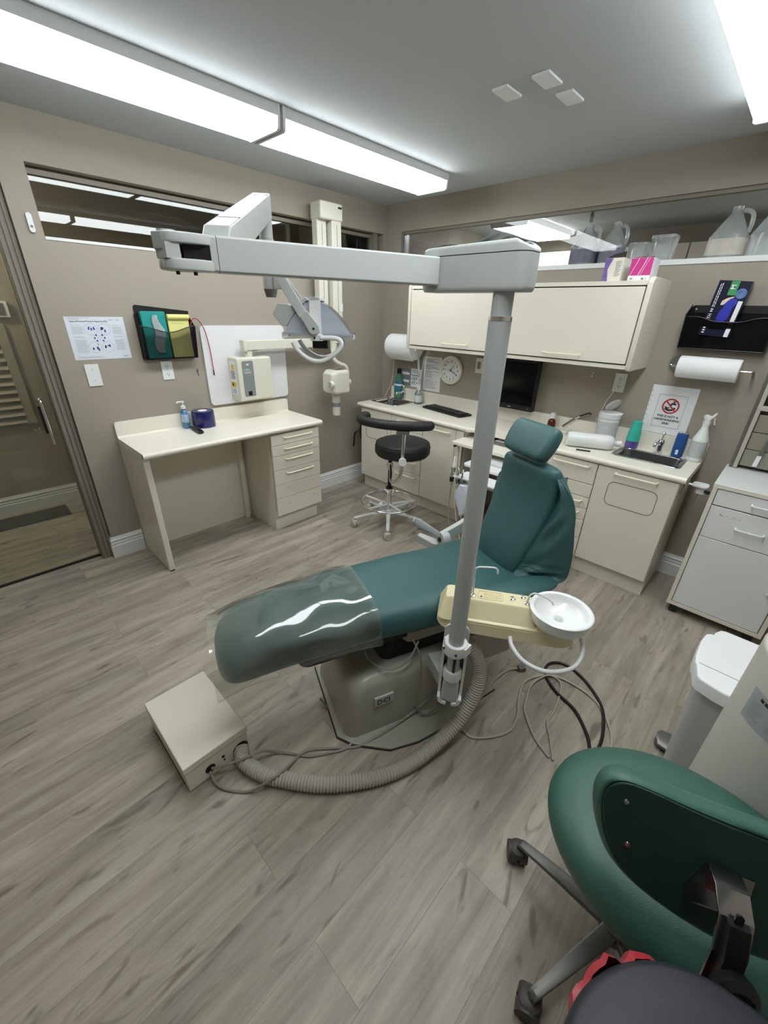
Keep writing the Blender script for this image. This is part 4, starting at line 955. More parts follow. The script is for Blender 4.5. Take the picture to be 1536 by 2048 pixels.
# poster
def poster_left():
    t = thing('safety_poster', 'white safety poster with round pictures on the left wall', 'poster', (0, -2.43, 1.425))
    part('paper', BX(0.0005, 0.0015, -2.578, -2.278, 1.309, 1.541), mat('poster_paper', rgb(214, 220, 230), 0.45, var=0.01), t, world=True)
    def tx(s, size, y, z, m=M_ink, bold=0.0): return part('printed_text', text_bm(s, size, (0.0018, y, z), (0, 1, 0), (0, 0, 1), 0.0001, bold=bold), m, t, world=True)
    tx('Taking Off Personal Protective Equipment (PPE)', 0.0098, -2.558, 1.513, bold=0.0002)
    tx('Recommended Steps', 0.006, -2.558, 1.526)
    b = NB(); random.seed(3)
    def lines(y0, y1, z, n, dz=0.0052):
        for i in range(n):
            box(b, 0.0016, 0.0018, y0, y0+(y1-y0)*random.uniform(0.75, 1.0), z-dz*i-0.0011, z-dz*i)
    lines(-2.56, -2.50, 1.498, 1); lines(-2.555, -2.49, 1.488, 8); lines(-2.555, -2.50, 1.436, 2); lines(-2.555, -2.49, 1.418, 14)
    lines(-2.345, -2.30, 1.496, 1); lines(-2.35, -2.295, 1.486, 8); lines(-2.35, -2.30, 1.436, 2); lines(-2.35, -2.295, 1.416, 12); lines(-2.56, -2.42, 1.325, 2, 0.004)
    lines(-2.36, -2.335, 1.527, 2, 0.004); lines(-2.325, -2.30, 1.527, 2, 0.004); lines(-2.57, -2.45, 1.536, 1)
    part('text_lines', b, M_inkgrey, t, world=True, smooth=False)
    C4 = [(-2.460, 1.474), (-2.392, 1.474), (-2.460, 1.378), (-2.392, 1.378)]
    b = NB()
    for y, z in C4+[(-2.426, 1.427)]:
        r = 0.031 if (y, z) in C4 else 0.009
        tube(b, [(0.0018, y+r*math.cos(a), z+r*math.sin(a)) for a in [2*PI*k/24 for k in range(24)]], 0.0004, 4, closed=True, smooth=False)
    part('picture_rings', b, M_inkgrey, t, world=True)
    b = NB()
    for y, z in ((-2.426-0.016, 1.442), (-2.426+0.016, 1.442), (-2.452, 1.427), (-2.400, 1.427), (-2.442, 1.412), (-2.410, 1.412)): cyl(b, (0.0016, y, z), (0.0021, y, z), 0.0048, seg=16)
    for y, z in C4:
        for k in range(3):
            a, c = random.uniform(-.016, .016), random.uniform(-.012, .012); cyl(b, (0.0016, y+a, z+c), (0.0021, y+a, z+c), 0.004, seg=10); box(b, 0.0016, 0.0021, y+a-.004, y+a+.004, z+c-.011, z+c-.003)
    part('pictograms', b, M_inkblue, t, world=True)
    b = NB()
    for y, z in C4:
        for k in range(3):
            a, c = random.uniform(-.018, .018), random.uniform(-.008, .016); cyl(b, (0.0016, y+a, z+c), (0.0023, y+a, z+c), 0.0028, seg=10)
    cyl(b, (0.0016, -2.30, 1.322), (0.0021, -2.30, 1.322), 0.0025, seg=10); box(b, 0.0016, 0.0021, -2.322, -2.306, 1.3208, 1.3232)
    part('pictogram_heads', b, M_ink, t, world=True)
poster_left()
# left file pocket (black wire mesh)
M_mesh2 = glass_mat('sheer_wire_mesh', (0.72, 0.72, 0.72, 1), 0.2, 0.3, haze=0.10, hazecol=(0.03, 0.03, 0.03, 1))
M_mesh = glass_mat('black_wire_mesh', (0.30, 0.30, 0.31, 1), 0.3, 0.3, haze=0.20, hazecol=(0.03, 0.03, 0.03, 1))
t = thing('file_pocket', 'black mesh file pocket on the left wall holding teal and yellow pads', 'file pocket', (0, -2.04, 1.295))
part('back_plate', PR([(-2.215, 1.295), (-1.885, 1.295), (-1.878, 1.58), (-2.20, 1.61), (-2.21, 1.60)], 0.001, 0.004, 'yz'), M_black, t, world=True)
b = NB(); fy = lambda y: 1.475-0.018*math.cos((y+2.05)/0.17*PI)
ys = [-2.215+0.33*k/16 for k in range(17)]
rings(b, [[(0.055, y, 1.297), (0.085, y, fy(y)), (0.0835, y, fy(y)), (0.0535, y, 1.297)] for y in ys])
mf = part('mesh_front', b, M_mesh2, t, world=True)
part('front_wire', TU([(0.086, y, fy(y)) for y in ys], 0.0028, 8, n=2), M_black, t, world=True)
for ya, yb in ((-2.217, -2.214), (-1.886, -1.883)): part('mesh_side', PR([(0.002, 1.297), (0.055, 1.297), (0.085, 1.49), (0.004, 1.56)], ya, yb, 'xz'), M_mesh, t, world=True)
b = BX(0.002, 0.057, -2.216, -1.884, 1.293, 1.298); part('bottom', b, M_black, t, world=True)
part('side_wire', TU([(0.056, -2.216, 1.297), (0.086, -2.216, fy(-2.215))], 0.003, 8, smooth=False), M_black, t, world=True)
part('side_wire', TU([(0.056, -1.884, 1.297), (0.086, -1.884, fy(-1.885))], 0.003, 8, smooth=False), M_black, t, world=True)
M_tealplastic = mat('teal_plastic_pack', rgb(40, 150, 145), 0.3, var=0.2, scale=30)
single('plastic_pack', 'teal plastic pack standing in the left file pocket', 'pack', PR(rr2(-2.19, -2.045, 1.30, 1.575, 0.01), 0.010, 0.045, 'yz', inset=0.004), M_tealplastic, (0.03, -2.12, 1.30), world=True)
b = loft(NB(), [((0.052, -2.105+0.01*math.sin(z*40), z), Y, X, 0.022+0.012*math.sin((z-1.34)*18), 0.005, 2.4) for z in [1.335+0.02*k for k in range(12)]], 16)
single('clear_wrapper', 'crumpled clear plastic wrapper in front of the teal pack', 'wrapper', b, mat('crumpled_clear_plastic', rgb(190, 200, 200), 0.2, var=0.2, scale=40, trans=0.3), (0.05, -2.1, 1.33), world=True)
t = thing('notepad', 'yellow notepad with rolled top in the left file pocket', 'notepad', (0.03, -1.97, 1.30))
M_yel = mat('yellow_paper', rgb(226, 222, 140), 0.7, var=0.04, scale=12)
part('pad', BX(0.030, 0.048, -2.035, -1.905, 1.302, 1.54), M_yel, t, world=True)
part('rolled_sheets', CY((0.050, -2.038, 1.545), (0.050, -1.902, 1.545), 0.016), M_yel, t, world=True)
part('pencil_lines', rings(NB(), [[(0.0485, y, z), (0.0485, y+0.08, z-0.004), (0.0487, y+0.08, z-0.0045), (0.0487, y, z-0.0005)] for y, z in ((-2.02, 1.51), (-2.0199, 1.5085))]), M_inkgrey, t, world=True)
single('marker_pen', 'purple marker standing at the right end of the left file pocket', 'pen', CY((0.035, -1.893, 1.30), (0.05, -1.895, 1.50), 0.006), mat('purple_plastic', rgb(80, 60, 120), 0.35), (0.035, -1.893, 1.30), world=True)
t = thing('red_cord', 'thin red cord hanging from the file pocket over the whiteboard', 'cord', (0.05, -1.86, 1.5))
part('cable', TU([(0.06, -1.90, 1.50), (0.05, -1.875, 1.535), (0.04, -1.84, 1.53), (0.03, -1.80, 1.47), (0.025, -1.78, 1.36), (0.025, -1.775, 1.24), (0.025, -1.775, 1.20)], 0.0028, 8), mat('red_cord_rubber', rgb(170, 30, 35), 0.4), t, world=True)
part('end_clip', CY((0.025, -1.775, 1.20), (0.025, -1.775, 1.165), 0.004), M_black, t, world=True)
single('hanging_clip', 'tiny white and black clip on the wall beside the whiteboard', 'clip', cyl(CY((0.006, -1.882, 1.195), (0.006, -1.880, 1.215), 0.004), (0.006, -1.882, 1.195), (0.006, -1.879, 1.165), 0.002), M_dullmetal, (0, -1.88, 1.19), world=True)
single('whiteboard', 'white laminate wall board with rounded corners behind the x-ray control', 'board', PR(rr2(-1.824, -1.155, 0.950, 1.492, 0.03), 0.0, 0.016, 'yz', inset=0.002), mat('white_laminate', rgb(222, 222, 224), 0.35, var=0.01), (0, -1.49, 0.95), world=True)

# ------------------------------------------------------------------ x-ray unit
M_xray = mat('xray_cream_enamel', rgb(214, 211, 196), 0.35, var=0.02)
xr = thing('xray_machine', 'cream wall mounted dental x-ray machine with folded arm on the left wall', 'x-ray machine', (0, -1.2, 0.98))
b = NB(); rings(b, [[(x, y, z) for y, z in rr2(-1.655+i, -1.372-i*0.6, 0.978+i, 1.285-i, 0.012)] for x, i in ((0.016, 0.0), (0.130, 0.0), (0.142, 0.004), (0.148, 0.012))])
part('control_box', b, M_xray, xr, world=True)
part('control_panel', PR(rr2(-1.618, -1.528, 1.010, 1.262, 0.012), 0.1475, 0.1492, 'yz'), mat('grey_panel', rgb(130, 134, 134), 0.4), xr, world=True)
pp = part('display_window', BX(0.1492, 0.1505, -1.588, -1.558, 1.018, 1.048), M_black, xr, world=True)
b = NB(); [box(b, 0.1493, 0.1498, y, y+w_, 1.196, 1.196+h_) for y, w_, h_ in ((-1.606, .008, .009), (-1.596, .004, .004), (-1.590, .007, .012), (-1.581, .007, .012), (-1.572, .007, .011), (-1.563, .014, .003))]
part('panel_mark', b, mat('mint_ink', rgb(150, 200, 190), 0.5), xr, world=True)
b = NB(); [box(b, 0.1493, 0.1498, -1.606, -1.545-0.01*(k % 2), 1.184-0.006*k, 1.186-0.006*k) for k in range(2)]
prism(b, [(-1.585, 1.242), (-1.562, 1.242), (-1.568, 1.232), (-1.579, 1.232)], 0.1493, 0.1498, 'yz')
part('panel_marks', b, M_paper, xr, world=True)
b = NB(); box(b, 0.035, 0.12, -1.6562, -1.6551, 1.02, 1.26)
lb = part('side_label', b, M_paper, xr, world=True)
part('warning_label', box(BX(0.04, 0.105, -1.6572, -1.6562, 1.075, 1.115), 0.06, 0.10, -1.6572, -1.6562, 1.20, 1.235), mat('yellow_label', rgb(225, 190, 50), 0.5), lb, world=True)
b = NB(); [box(b, 0.045, 0.045+0.05+0.015*(k % 3)*0.5, -1.6572, -1.6562, 1.19-0.009*k, 1.193-0.009*k) for k in range(7)]; [box(b, 0.045, 0.10, -1.6572, -1.6562, 1.06-0.009*k, 1.062-0.009*k) for k in range(4)]; box(b, 0.05, 0.07, -1.6577, -1.657, 1.085, 1.105)
part('label_print', b, M_ink, lb, world=True)
# horizontal arm
b = NB(); rings(b, [[(x, y, z) for x, z in rr2(0.075, 0.125, 1.330, 1.397, 0.006, 4)] for y in (-1.56, -0.78)]); part('horizontal_arm', b, M_xray, xr, world=True)
part('arm_end_cap', BX(0.068, 0.132, -1.575, -1.545, 1.322, 1.402), M_xray, xr, world=True, bevel=0.006)
part('swivel_mount', LA([(0.001, 1.285), (0.030, 1.285), (0.030, 1.325), (0.001, 1.325)], (0.10, -1.53, 0), 24), M_xray, xr, world=True)
part('arm_gusset', PR([(-1.50, 1.325), (-1.44, 1.33), (-1.50, 1.31)], 0.09, 0.11, 'yz'), M_xray, xr, world=True)
# folded scissor arm
for (y0, y1, x0, x1, z0, z1) in ((-0.865, -0.775, 0.055, 0.125, 1.34, 2.24), (-0.755, -0.660, 0.085, 0.165, 1.36, 2.24)):
    b = NB(); rings(b, [[(x, y, z) for x, y in rr2(x0, x1, y0, y1, 0.010, 4)] for z in (z0, z1)]); p_ = part('folding_arm', b, M_xray, xr, world=True)
    part('arm_groove', BX(x1-0.001, x1+0.001, (y0+y1)/2-0.002, (y0+y1)/2+0.002, z0+0.05, z1-0.05), M_inkgrey, p_, world=True)
tp = part('top_knuckle', BX(0.05, 0.175, -0.868, -0.655, 2.215, 2.325), M_xray, xr, world=True, bevel=0.008)
part('knuckle_slot', BX(0.1745, 0.1765, -0.70, -0.665, 2.292, 2.305), M_black, tp, world=True)
part('cable_clip', BX(0.165, 0.170, -0.69, -0.665, 1.60, 1.66), M_white, xr, world=True)
part('lower_knuckle', LA([(0.001, 1.29), (0.026, 1.29), (0.028, 1.33), (0.028, 1.37), (0.001, 1.37)], (0.15, -0.76, 0), 24), M_xray, xr, world=True)
part('curved_yoke', TU([(0.15, -0.77, 1.34), (0.16, -0.775, 1.27), (0.17, -0.765, 1.225), (0.18, -0.72, 1.195), (0.19, -0.67, 1.175), (0.195, -0.650, 1.135), (0.195, -0.648, 1.06)], 0.0155, 16), M_xray, xr, world=True)
part('yoke_end', CY((0.20, -0.648+0.02, 1.035), (0.20, -0.648-0.03, 1.035), 0.026), M_xray, xr, world=True)
part('yoke_collar', CY((0.205, -0.676, 1.035), (0.205, -0.690, 1.035), 0.024), M_black, xr, world=True)
hd = NB(); rings(hd, [[(x, y, z) for x, z in rr2(0.13+i, 0.30-i, 0.955+i*0.8, 1.155-i, 0.03)] for y, i in ((-0.895, 0.03), (-0.885, 0.018), (-0.855, 0.004), (-0.845, 0.0), (-0.725, 0.0), (-0.715, 0.004), (-0.710, 0.012))])
hd.transform(Matrix.Translation((0.0, 0, 0)))
th = part('tube_head', hd, M_xray, xr, world=True)
dd = part('head_disc', CY((0.275, -0.915, 1.045), (0.275, -0.885, 1.045), 0.03), M_xray, xr, world=True)
tube(NB(), [(0, 0, 0), (0, 0, 1)], 0.1, smooth=False).free()
b = TU([(0.275+0.02*math.cos(a), -0.9165, 1.045+0.02*math.sin(a)) for a in [2*PI*k/16 for k in range(16)]], 0.002, 6, closed=True, smooth=False); box(b, 0.272, 0.278, -0.918, -0.915, 1.03, 1.06)
part('disc_mark', b, M_inkgrey, dd, world=True)
part('top_label', BX(0.18, 0.26, -0.82, -0.73, 1.1545, 1.1562), M_dullmetal, th, world=True)
part('collimator_cone', LA([(0.001, 0.77), (0.033, 0.77), (0.035, 0.78), (0.037, 0.93), (0.045, 0.965), (0.001, 0.965)], (0.215, -0.80, 0), 28), M_xray, xr, world=True)
part('cone_band', LA([(0.034, 0.845), (0.0368, 0.845), (0.0368, 0.880), (0.034, 0.880)], (0.215, -0.80, 0), 28), M_inkgrey, xr, world=True)
# desk items
t = thing('sanitizer_bottle', 'blue hand sanitizer pump bottle on the desk', 'bottle', (0.052, -2.045, 0.83))
part('bottle', loft(NB(), [((0, 0, z), X, Y, a, b_, 2.8) for z, a, b_ in ((0.0, .026, .018), (0.004, .030, .022), (0.10, .029, .021), (0.118, .024, .018), (0.128, .013, .012), (0.136, .012, .012))], 24), glass_mat('blue_gel', (0.45, 0.72, 0.95, 1), 1.0, 0.05, haze=0.35, hazecol=(0.25, 0.55, 0.95, 1)), t)
part('label', loft(NB(), [((0, 0, z), X, Y, .0305, .0225, 2.8) for z in (0.045, 0.10)], 24), mat('blue_white_label', rgb(170, 195, 225), 0.4, var=0.3, scale=60), t)
part('pump', tube(LA([(0.001, 0.136), (0.016, 0.136), (0.016, 0.155), (0.006, 0.157), (0.005, 0.175), (0.011, 0.178), (0.011, 0.188), (0.001, 0.190)], seg=20), [(0, 0, 0.183), (-0.0, -0.03, 0.184), (0.0, -0.038, 0.176)], 0.005, 8), M_white, t)
t = thing('film_roll', 'dark blue roll of barrier film on the desk', 'roll', (0.098, -1.935, 0.83))
part('roll', LA([(0.030, 0.004), (0.076, 0.004), (0.077, 0.008), (0.076, 0.112), (0.072, 0.118), (0.040, 0.118), (0.030, 0.116)], seg=40), mat('navy_plastic_film', rgb(22, 28, 92), 0.2, var=0.1, coat=0.6), t)
part('core', LA([(0.026, 0.0), (0.031, 0.0), (0.031, 0.117), (0.026, 0.117)], seg=30), M_paper, t)
part('base_tray', LA([(0.001, 0.0), (0.080, 0.0), (0.082, 0.006), (0.001, 0.004)], seg=40), M_milky, t)
t = thing('remote_control', 'black remote control lying on the desk', 'remote control', (0.185, -2.028, 0.83), math.radians(-6))
part('body', loft(NB(), [((x, 0, 0.012), Y, Z, a, h, 3) for x, a, h in ((-0.085, .014, .006), (-0.08, .020, .009), (-0.03, .022, .011), (0.0, .019, .010), (0.06, .021, .010), (0.085, .018, .008), (0.09, .01, .004))], 20), M_black, t)
b = NB()
for i in range(6):
    for j in range(3): cyl(b, (-0.07+0.018*i, -0.012+0.012*j, 0.019), (-0.07+0.018*i, -0.012+0.012*j, 0.0245), 0.0035, seg=10)
part('buttons', b, M_dullmetal, t)

# ================================================================== BACK WALL ITEMS
t = thing('towel_roll', 'large paper towel roll hanging in the corner beside the wall cabinet', 'paper towel roll', (0.36, -0.12, 1.32))
b = LA([(0.02, 0.232), (0.098, 0.232), (0.104, 0.240), (0.104, 0.53), (0.098, 0.538), (0.02, 0.538)], (0, -0.125, 1.325), 48, 'x'); part('roll', b, M_towel, t, world=True)
b = NB(); rings(b, [[(x, -0.125-0.104*math.cos(a), 1.325-0.104*math.sin(a)) for a in [0.1*k for k in range(8)]]+[(x, -0.14, 1.21), (x, -0.138, 1.21)]+[(x, -0.125-0.1*math.cos(a), 1.325-0.1*math.sin(a)) for a in [0.1*k for k in range(7, -1, -1)]] for x in (0.242, 0.53)])
part('loose_sheet', b, M_towel, t, world=True)
part('bracket', box(box(BX(0.215, 0.226, -0.15, 0, 1.30, 1.35), 0.542, 0.555, -0.15, 0, 1.30, 1.35), 0.216, 0.55, -0.010, 0, 1.305, 1.345), M_white, t, world=True)
part('rod', CY((0.22, -0.125, 1.325), (0.55, -0.125, 1.325), 0.010), M_chrome, t, world=True)
def notice(name, label, x0, x1, z0, z1, m, rows, blocks=None, seed=1, cat='notice'):
    t = thing(name, label, cat, ((x0+x1)/2, 0, z0))
    part('paper', BX(x0, x1, -0.0018, -0.0006, z0, z1), m, t, world=True)
    random.seed(seed); b = NB(); dz = (z1-z0-0.03)/rows
    for k in range(rows):
        if random.random() < 0.1: continue
        box(b, x0+0.018, x0+0.018+(x1-x0-0.036)*random.uniform(0.35, 1), -0.0024, -0.0018, z1-0.016-dz*k-dz*0.35, z1-0.016-dz*k)
    part('text_lines', b, M_inkgrey, t, world=True, smooth=False)
    return t
notice('printed_notice', 'long typed instruction sheet left of the clock', 0.540, 0.737, 0.950, 1.250, M_paper, 30)
t = notice('wall_chart', 'small dark grey chart with two pale bands near the corner', 0.262, 0.375, 0.965, 1.122, mat('grey_green_card', rgb(120, 128, 122), 0.5), 3, seed=5)
part('pale_band', box(BX(0.272, 0.365, -0.0028, -0.0019, 1.065, 1.088), 0.272, 0.365, -0.0028, -0.0019, 0.995, 1.018), M_paper, t, world=True)
t = notice('wall_chart', 'small white handwashing chart with blue marks behind the clear bottle', 0.385, 0.512, 0.960, 1.128, M_paper, 9, seed=8)
b = NB()
for i in range(4):
    for j in range(3): cyl(b, (0.402+0.028*i, -0.0018, 1.07-0.035*j), (0.402+0.028*i, -0.003, 1.07-0.035*j), 0.006, seg=10)
part('blue_icons', b, M_inkblue, t, world=True)
# clock 1:20
ck = thing('wall_clock', 'round cream wall clock with black numerals between sheet and post', 'clock', (0.851, 0, 1.160))
part('rim', LA([(0.001, 0.0), (0.112, 0.0), (0.120, -0.010), (0.120, -0.022), (0.112, -0.032), (0.100, -0.032), (0.094, -0.022), (0.094, -0.014), (0.001, -0.014)], seg=56, axis='y'), M_cream_top, ck)
part('dial', CY((0, -0.0142, 0), (0, -0.0155, 0), 0.0935, seg=48), M_paper, ck)
for k in range(1, 13):
    a = PI/2-2*PI*k/12; s = str(k); bt = text_bm(s, 0.026, (0.074*math.cos(a), -0.0158, 0.074*math.sin(a)-0.009), (1, 0, 0), (0, 0, 1), 0.0002, 'CENTER', bold=0.0004)
    part('numeral', bt, M_ink, ck)
def hand(ang, l, w, m, nm, y):
    a = math.radians(90-ang); d = Vector((math.cos(a), 0, math.sin(a))); n = Vector((-d.z, 0, d.x))
    rr = []
    for yy in (y, y-0.001): rr.append([Vector((0, yy, 0))-d*0.012-n*w, Vector((0, yy, 0))-d*0.012+n*w, Vector((0, yy, 0))+d*l+n*w*.4, Vector((0, yy, 0))+d*l-n*w*.4])
    part(nm, rings(NB(), rr), m, ck, smooth=False)
hand(40, 0.050, 0.0032, M_ink, 'hour_hand', -0.017); hand(120, 0.072, 0.0026, M_ink, 'minute_hand', -0.0185); hand(271, 0.070, 0.0008, M_inkgrey, 'second_hand', -0.020)
t = thing('wall_switch_box', 'small cream wall box half hidden behind the grey post', 'wall box', (1.15, 0, 1.22))
part('cover', PR(rr2(1.10, 1.19, 1.165, 1.285, 0.004), 0, -0.02, 'xz', inset=0.003), M_cream, t, world=True)
part('slot', BX(1.118, 1.15, -0.0215, -0.020, 1.20, 1.255), M_inkgrey, t, world=True)
# monitor
mo = thing('computer_monitor', 'black flat computer monitor above the counter behind the grey post', 'monitor', (1.53, -0.1, CZ))
part('bezel', PR(rr2(1.315, 1.700, 0.948, 1.312, 0.008), -0.075, -0.115, 'xz', inset=0.004), M_black, mo, world=True)
part('screen', BX(1.330, 1.685, -0.1165, -0.115, 0.988, 1.297), M_screen, mo, world=True)
part('maker_badge', BX(1.49, 1.52, -0.1165, -0.115, 0.962, 0.970), M_inkgrey, mo, world=True)
part('power_light', BX(1.655, 1.659, -0.1165, -0.115, 0.965, 0.969), M_paper, mo, world=True)
part('wall_mount', box(BX(1.45, 1.57, -0.075, -0.02, 1.08, 1.20), 1.44, 1.58, -0.02, -0.001, 1.07, 1.21), M_black, mo, world=True, bevel=0.003)
# keyboard
kb = thing('keyboard', 'black computer keyboard on the left part of the counter', 'keyboard', (0.945, -0.155, CZ), math.radians(-10))
b = NB(); o = [(-0.235, -0.075), (-0.225, -0.082), (0.225, -0.082), (0.235, -0.072), (0.240, 0.06), (0.225, 0.075), (0.1, 0.088), (-0.1, 0.088), (-0.225, 0.075), (-0.24, 0.06)]
prism(b, o, 0.0, 0.014, 'xy', inset=0.003); part('case', b, M_black, kb)
for i in range(15):
    for j in range(5):
        if 0: pass
b = NB()
for j in range(5):
    for i in range(15): box(b, -0.222+0.0222*i, -0.2035+0.0222*i, -0.055+0.0235*j, -0.0365+0.0235*j, 0.014, 0.021)
for j in range(5):
    for i in range(4): box(b, 0.125+0.0222*i, 0.1435+0.0222*i, -0.055+0.0235*j, -0.0365+0.0235*j, 0.014, 0.021)
ko = part('keys', b, mat('black_keycaps', rgb(34, 34, 36), 0.45), kb, smooth=False)
# clear rinse bottle with a tall straw
t = thing('clear_bottle', 'clear rinse bottle with white collar and a thin tube behind the left sink', 'bottle', (0.560, -0.085, CZ))
part('bottle', LA([(0.001, 0.0), (0.036, 0.0), (0.039, 0.006), (0.039, 0.085), (0.034, 0.10), (0.022, 0.118), (0.016, 0.13)], seg=30), glass_mat('bottle_clear', (0.85, 0.9, 0.92, 1), 1.2, 0.03, haze=0.12), t)
part('label', LA([(0.0395, 0.02), (0.0395, 0.082)], seg=30), mat('white_print_label', rgb(205, 208, 212), 0.5, var=0.3, scale=70), t, smooth=False)
part('collar', LA([(0.001, 0.128), (0.019, 0.128), (0.019, 0.150), (0.012, 0.155), (0.010, 0.175), (0.001, 0.176)], seg=22), M_white, t)
b = CY((0.004, 0, 0.17), (-0.03, 0.0, 0.42), 0.007, 0.013); part('clear_tip', b, M_jug, t); part('clear_tip', CY((-0.004, 0.01, 0.17), (0.03, 0.02, 0.42), 0.005, 0.010), M_jug, t)
t = thing('mouthwash_bottle', 'green mouthwash bottle with black cap in the corner sink area', 'bottle', (0.262, -0.038, CZ))
part('bottle', loft(NB(), [((0, 0, z), X, Y, a, b_, 3) for z, a, b_ in ((0, .040, .026), (0.004, .044, .03), (0.17, .043, .03), (0.20, .036, .026), (0.225, .018, .016), (0.24, .017, .016))], 28), glass_mat('green_liquid', (0.62, 0.92, 0.80, 1), 1.2, 0.03, haze=0.22, hazecol=(0.2, 0.62, 0.48, 1)), t)
part('label', loft(NB(), [((0, 0, z), X, Y, .0448, .0305, 3) for z in (0.075, 0.165)], 28), mat('mouthwash_label', rgb(60, 120, 140), 0.4, var=0.5, scale=35), t)
part('label_band', loft(NB(), [((0, 0, z), X, Y, .0453, .031, 3) for z in (0.125, 0.142)], 28), M_paper, t)
part('cap', LA([(0.001, 0.238), (0.020, 0.238), (0.020, 0.285), (0.001, 0.287)], seg=24), M_black, t)
single('corner_cord', 'thin cream cord hanging in the corner beside the left sink', 'cord', TU([(0.165, -0.01, 1.25), (0.16, -0.012, 1.1), (0.145, -0.015, 0.97), (0.11, -0.02, 0.90), (0.07, -0.03, 0.82)], 0.003, 8), M_cream_top, (0.165, 0, 1.25), world=True)
# black bag straps between wall and counter end
t = thing('black_strap_bag', 'black strap bag hanging on the left side of the counter cabinet', 'bag', (0.165, -0.42, 0.5))
part('bag', loft(NB(), [((0.165, -0.415, z), Y, X, a, 0.014, 2.6) for z, a in ((0.46, .02), (0.48, .05), (0.56, .06), (0.66, .045), (0.78, .02), (0.79, .012))], 18), M_blackmatte, t, world=True)
part('buckle_strap', TU([(0.16, -0.46, 0.56), (0.145, -0.49, 0.55), (0.13, -0.505, 0.53), (0.125, -0.51, 0.46), (0.12, -0.515, 0.40)], 0.008, 8), M_black, t, world=True)
# wipes tub
t = thing('wipes_tub', 'white wipes tub with open flip lid on the counter', 'tub', (2.235, -0.085, CZ))
part('tub', LA([(0.001, 0), (0.060, 0), (0.064, 0.006), (0.066, 0.165), (0.062, 0.170), (0.001, 0.172)], seg=36), M_white, t)
part('ribbed_collar', LA([(0.067, 0.168), (0.070, 0.172), (0.070, 0.200), (0.064, 0.208), (0.001, 0.210)], seg=36), M_white, t)
part('label', LA([(0.0655, 0.03), (0.0668, 0.15)], seg=36), mat('grey_print_label', rgb(196, 198, 200), 0.5, var=0.22, scale=60), t, smooth=False)
lidm = Matrix.Translation((-0.02, 0.02, 0.225)) @ Matrix.Rotation(math.radians(-52), 4, Vector((0.5, 1, 0)))
b = LA([(0.001, 0.0), (0.048, 0.0), (0.052, 0.004), (0.050, 0.010), (0.001, 0.012)], (0.03, 0, 0), 30); b.transform(lidm); part('flip_lid', b, M_milky, t)
part('hinge_tab', BX(0.045, 0.078, -0.02, 0.01, 0.196, 0.212), M_white, t, bevel=0.004)
# lying bottle
t = thing('lying_bottle', 'large milky plastic bottle lying on its side before the right sink', 'bottle', (2.22, -0.305, CZ), math.radians(24))
b = LA([(0.001, -0.150), (0.030, -0.150), (0.045, -0.143), (0.048, -0.12), (0.047, 0.05), (0.048, 0.095), (0.042, 0.122), (0.025, 0.138), (0.014, 0.142), (0.014, 0.150), (0.001, 0.150)], (0, 0, 0.0485), 32, 'x'); part('bottle', b, M_milky, t)
b = LA([(0.001, 0.150), (0.019, 0.150), (0.019, 0.178), (0.001, 0.179)], (0, 0, 0.0485), 24, 'x'); part('cap', b, M_white, t)
single('pen', 'black pen under the lying bottle at the counter edge', 'pen', CY((2.18, -0.425, CZ+0.005), (2.26, -0.398, CZ+0.005), 0.0045, seg=10), M_black, (2.18, -0.425, CZ), world=True)
# cups
t = thing('cup_stack', 'stack of teal and purple plastic cups behind the lying bottle', 'cups', (2.405, -0.062, CZ))
M_aqua = mat('aqua_plastic', rgb(60, 185, 165), 0.35); M_purp = mat('purple_cup_plastic', rgb(96, 80, 150), 0.35)
part('purple_cup', LA([(0.001, 0.0), (0.039, 0.0), (0.039, 0.004), (0.037, 0.06), (0.001, 0.06)], seg=30), M_purp, t)
part('aqua_cup', LA([(0.001, 0.045), (0.040, 0.045), (0.040, 0.049), (0.036, 0.112), (0.001, 0.113)], seg=30), M_aqua, t)
part('aqua_cup', LA([(0.001, 0.085), (0.034, 0.108), (0.034, 0.113), (0.027, 0.172), (0.025, 0.175), (0.001, 0.175)], seg=30), M_aqua, t)
# modem box, brown bottle, instruments
t = thing('charger_box', 'small cream electronic charger box behind the chair headrest', 'charger', (1.92, -0.07, CZ))
part('case', PR(rr2(-0.07, 0.07, -0.05, 0.05, 0.012), 0, 0.03, 'xy', inset=0.006), M_cream_top, t)
part('seam_line', PR(rr2(-0.0705, 0.0705, -0.0505, 0.0505, 0.012), 0.014, 0.0155, 'xy'), M_inkgrey, t)
t = thing('medicine_bottle', 'small brown medicine bottle with white cap on the counter', 'bottle', (1.845, -0.062, CZ))
part('bottle', LA([(0.001, 0), (0.026, 0), (0.029, 0.004), (0.029, 0.062), (0.024, 0.078), (0.014, 0.086), (0.013, 0.095)], seg=28), mat('amber_glass', rgb(96, 42, 22), 0.12, trans=0.3), t)
part('cap', LA([(0.001, 0.092), (0.021, 0.092), (0.021, 0.120), (0.018, 0.130), (0.001, 0.134)], seg=28), M_white, t)
t = thing('curing_handpiece', 'black and steel handpiece leaning against the backsplash', 'handpiece', (1.97, -0.03, CZ+0.03))
part('handle', TU([(1.92, -0.035, 0.875), (1.96, -0.034, 0.915), (2.00, -0.032, 0.950)], 0.006, 10), M_dullmetal, t, world=True)
part('steel_collar', CY((1.995, -0.032, 0.946), (2.025, -0.030, 0.968), 0.0075), M_chrome, t, world=True)
part('tip', TU([(2.025, -0.030, 0.968), (2.065, -0.028, 0.990), (2.085, -0.028, 0.998), (2.097, -0.028, 0.990)], 0.0055, 10), M_black, t, world=True)
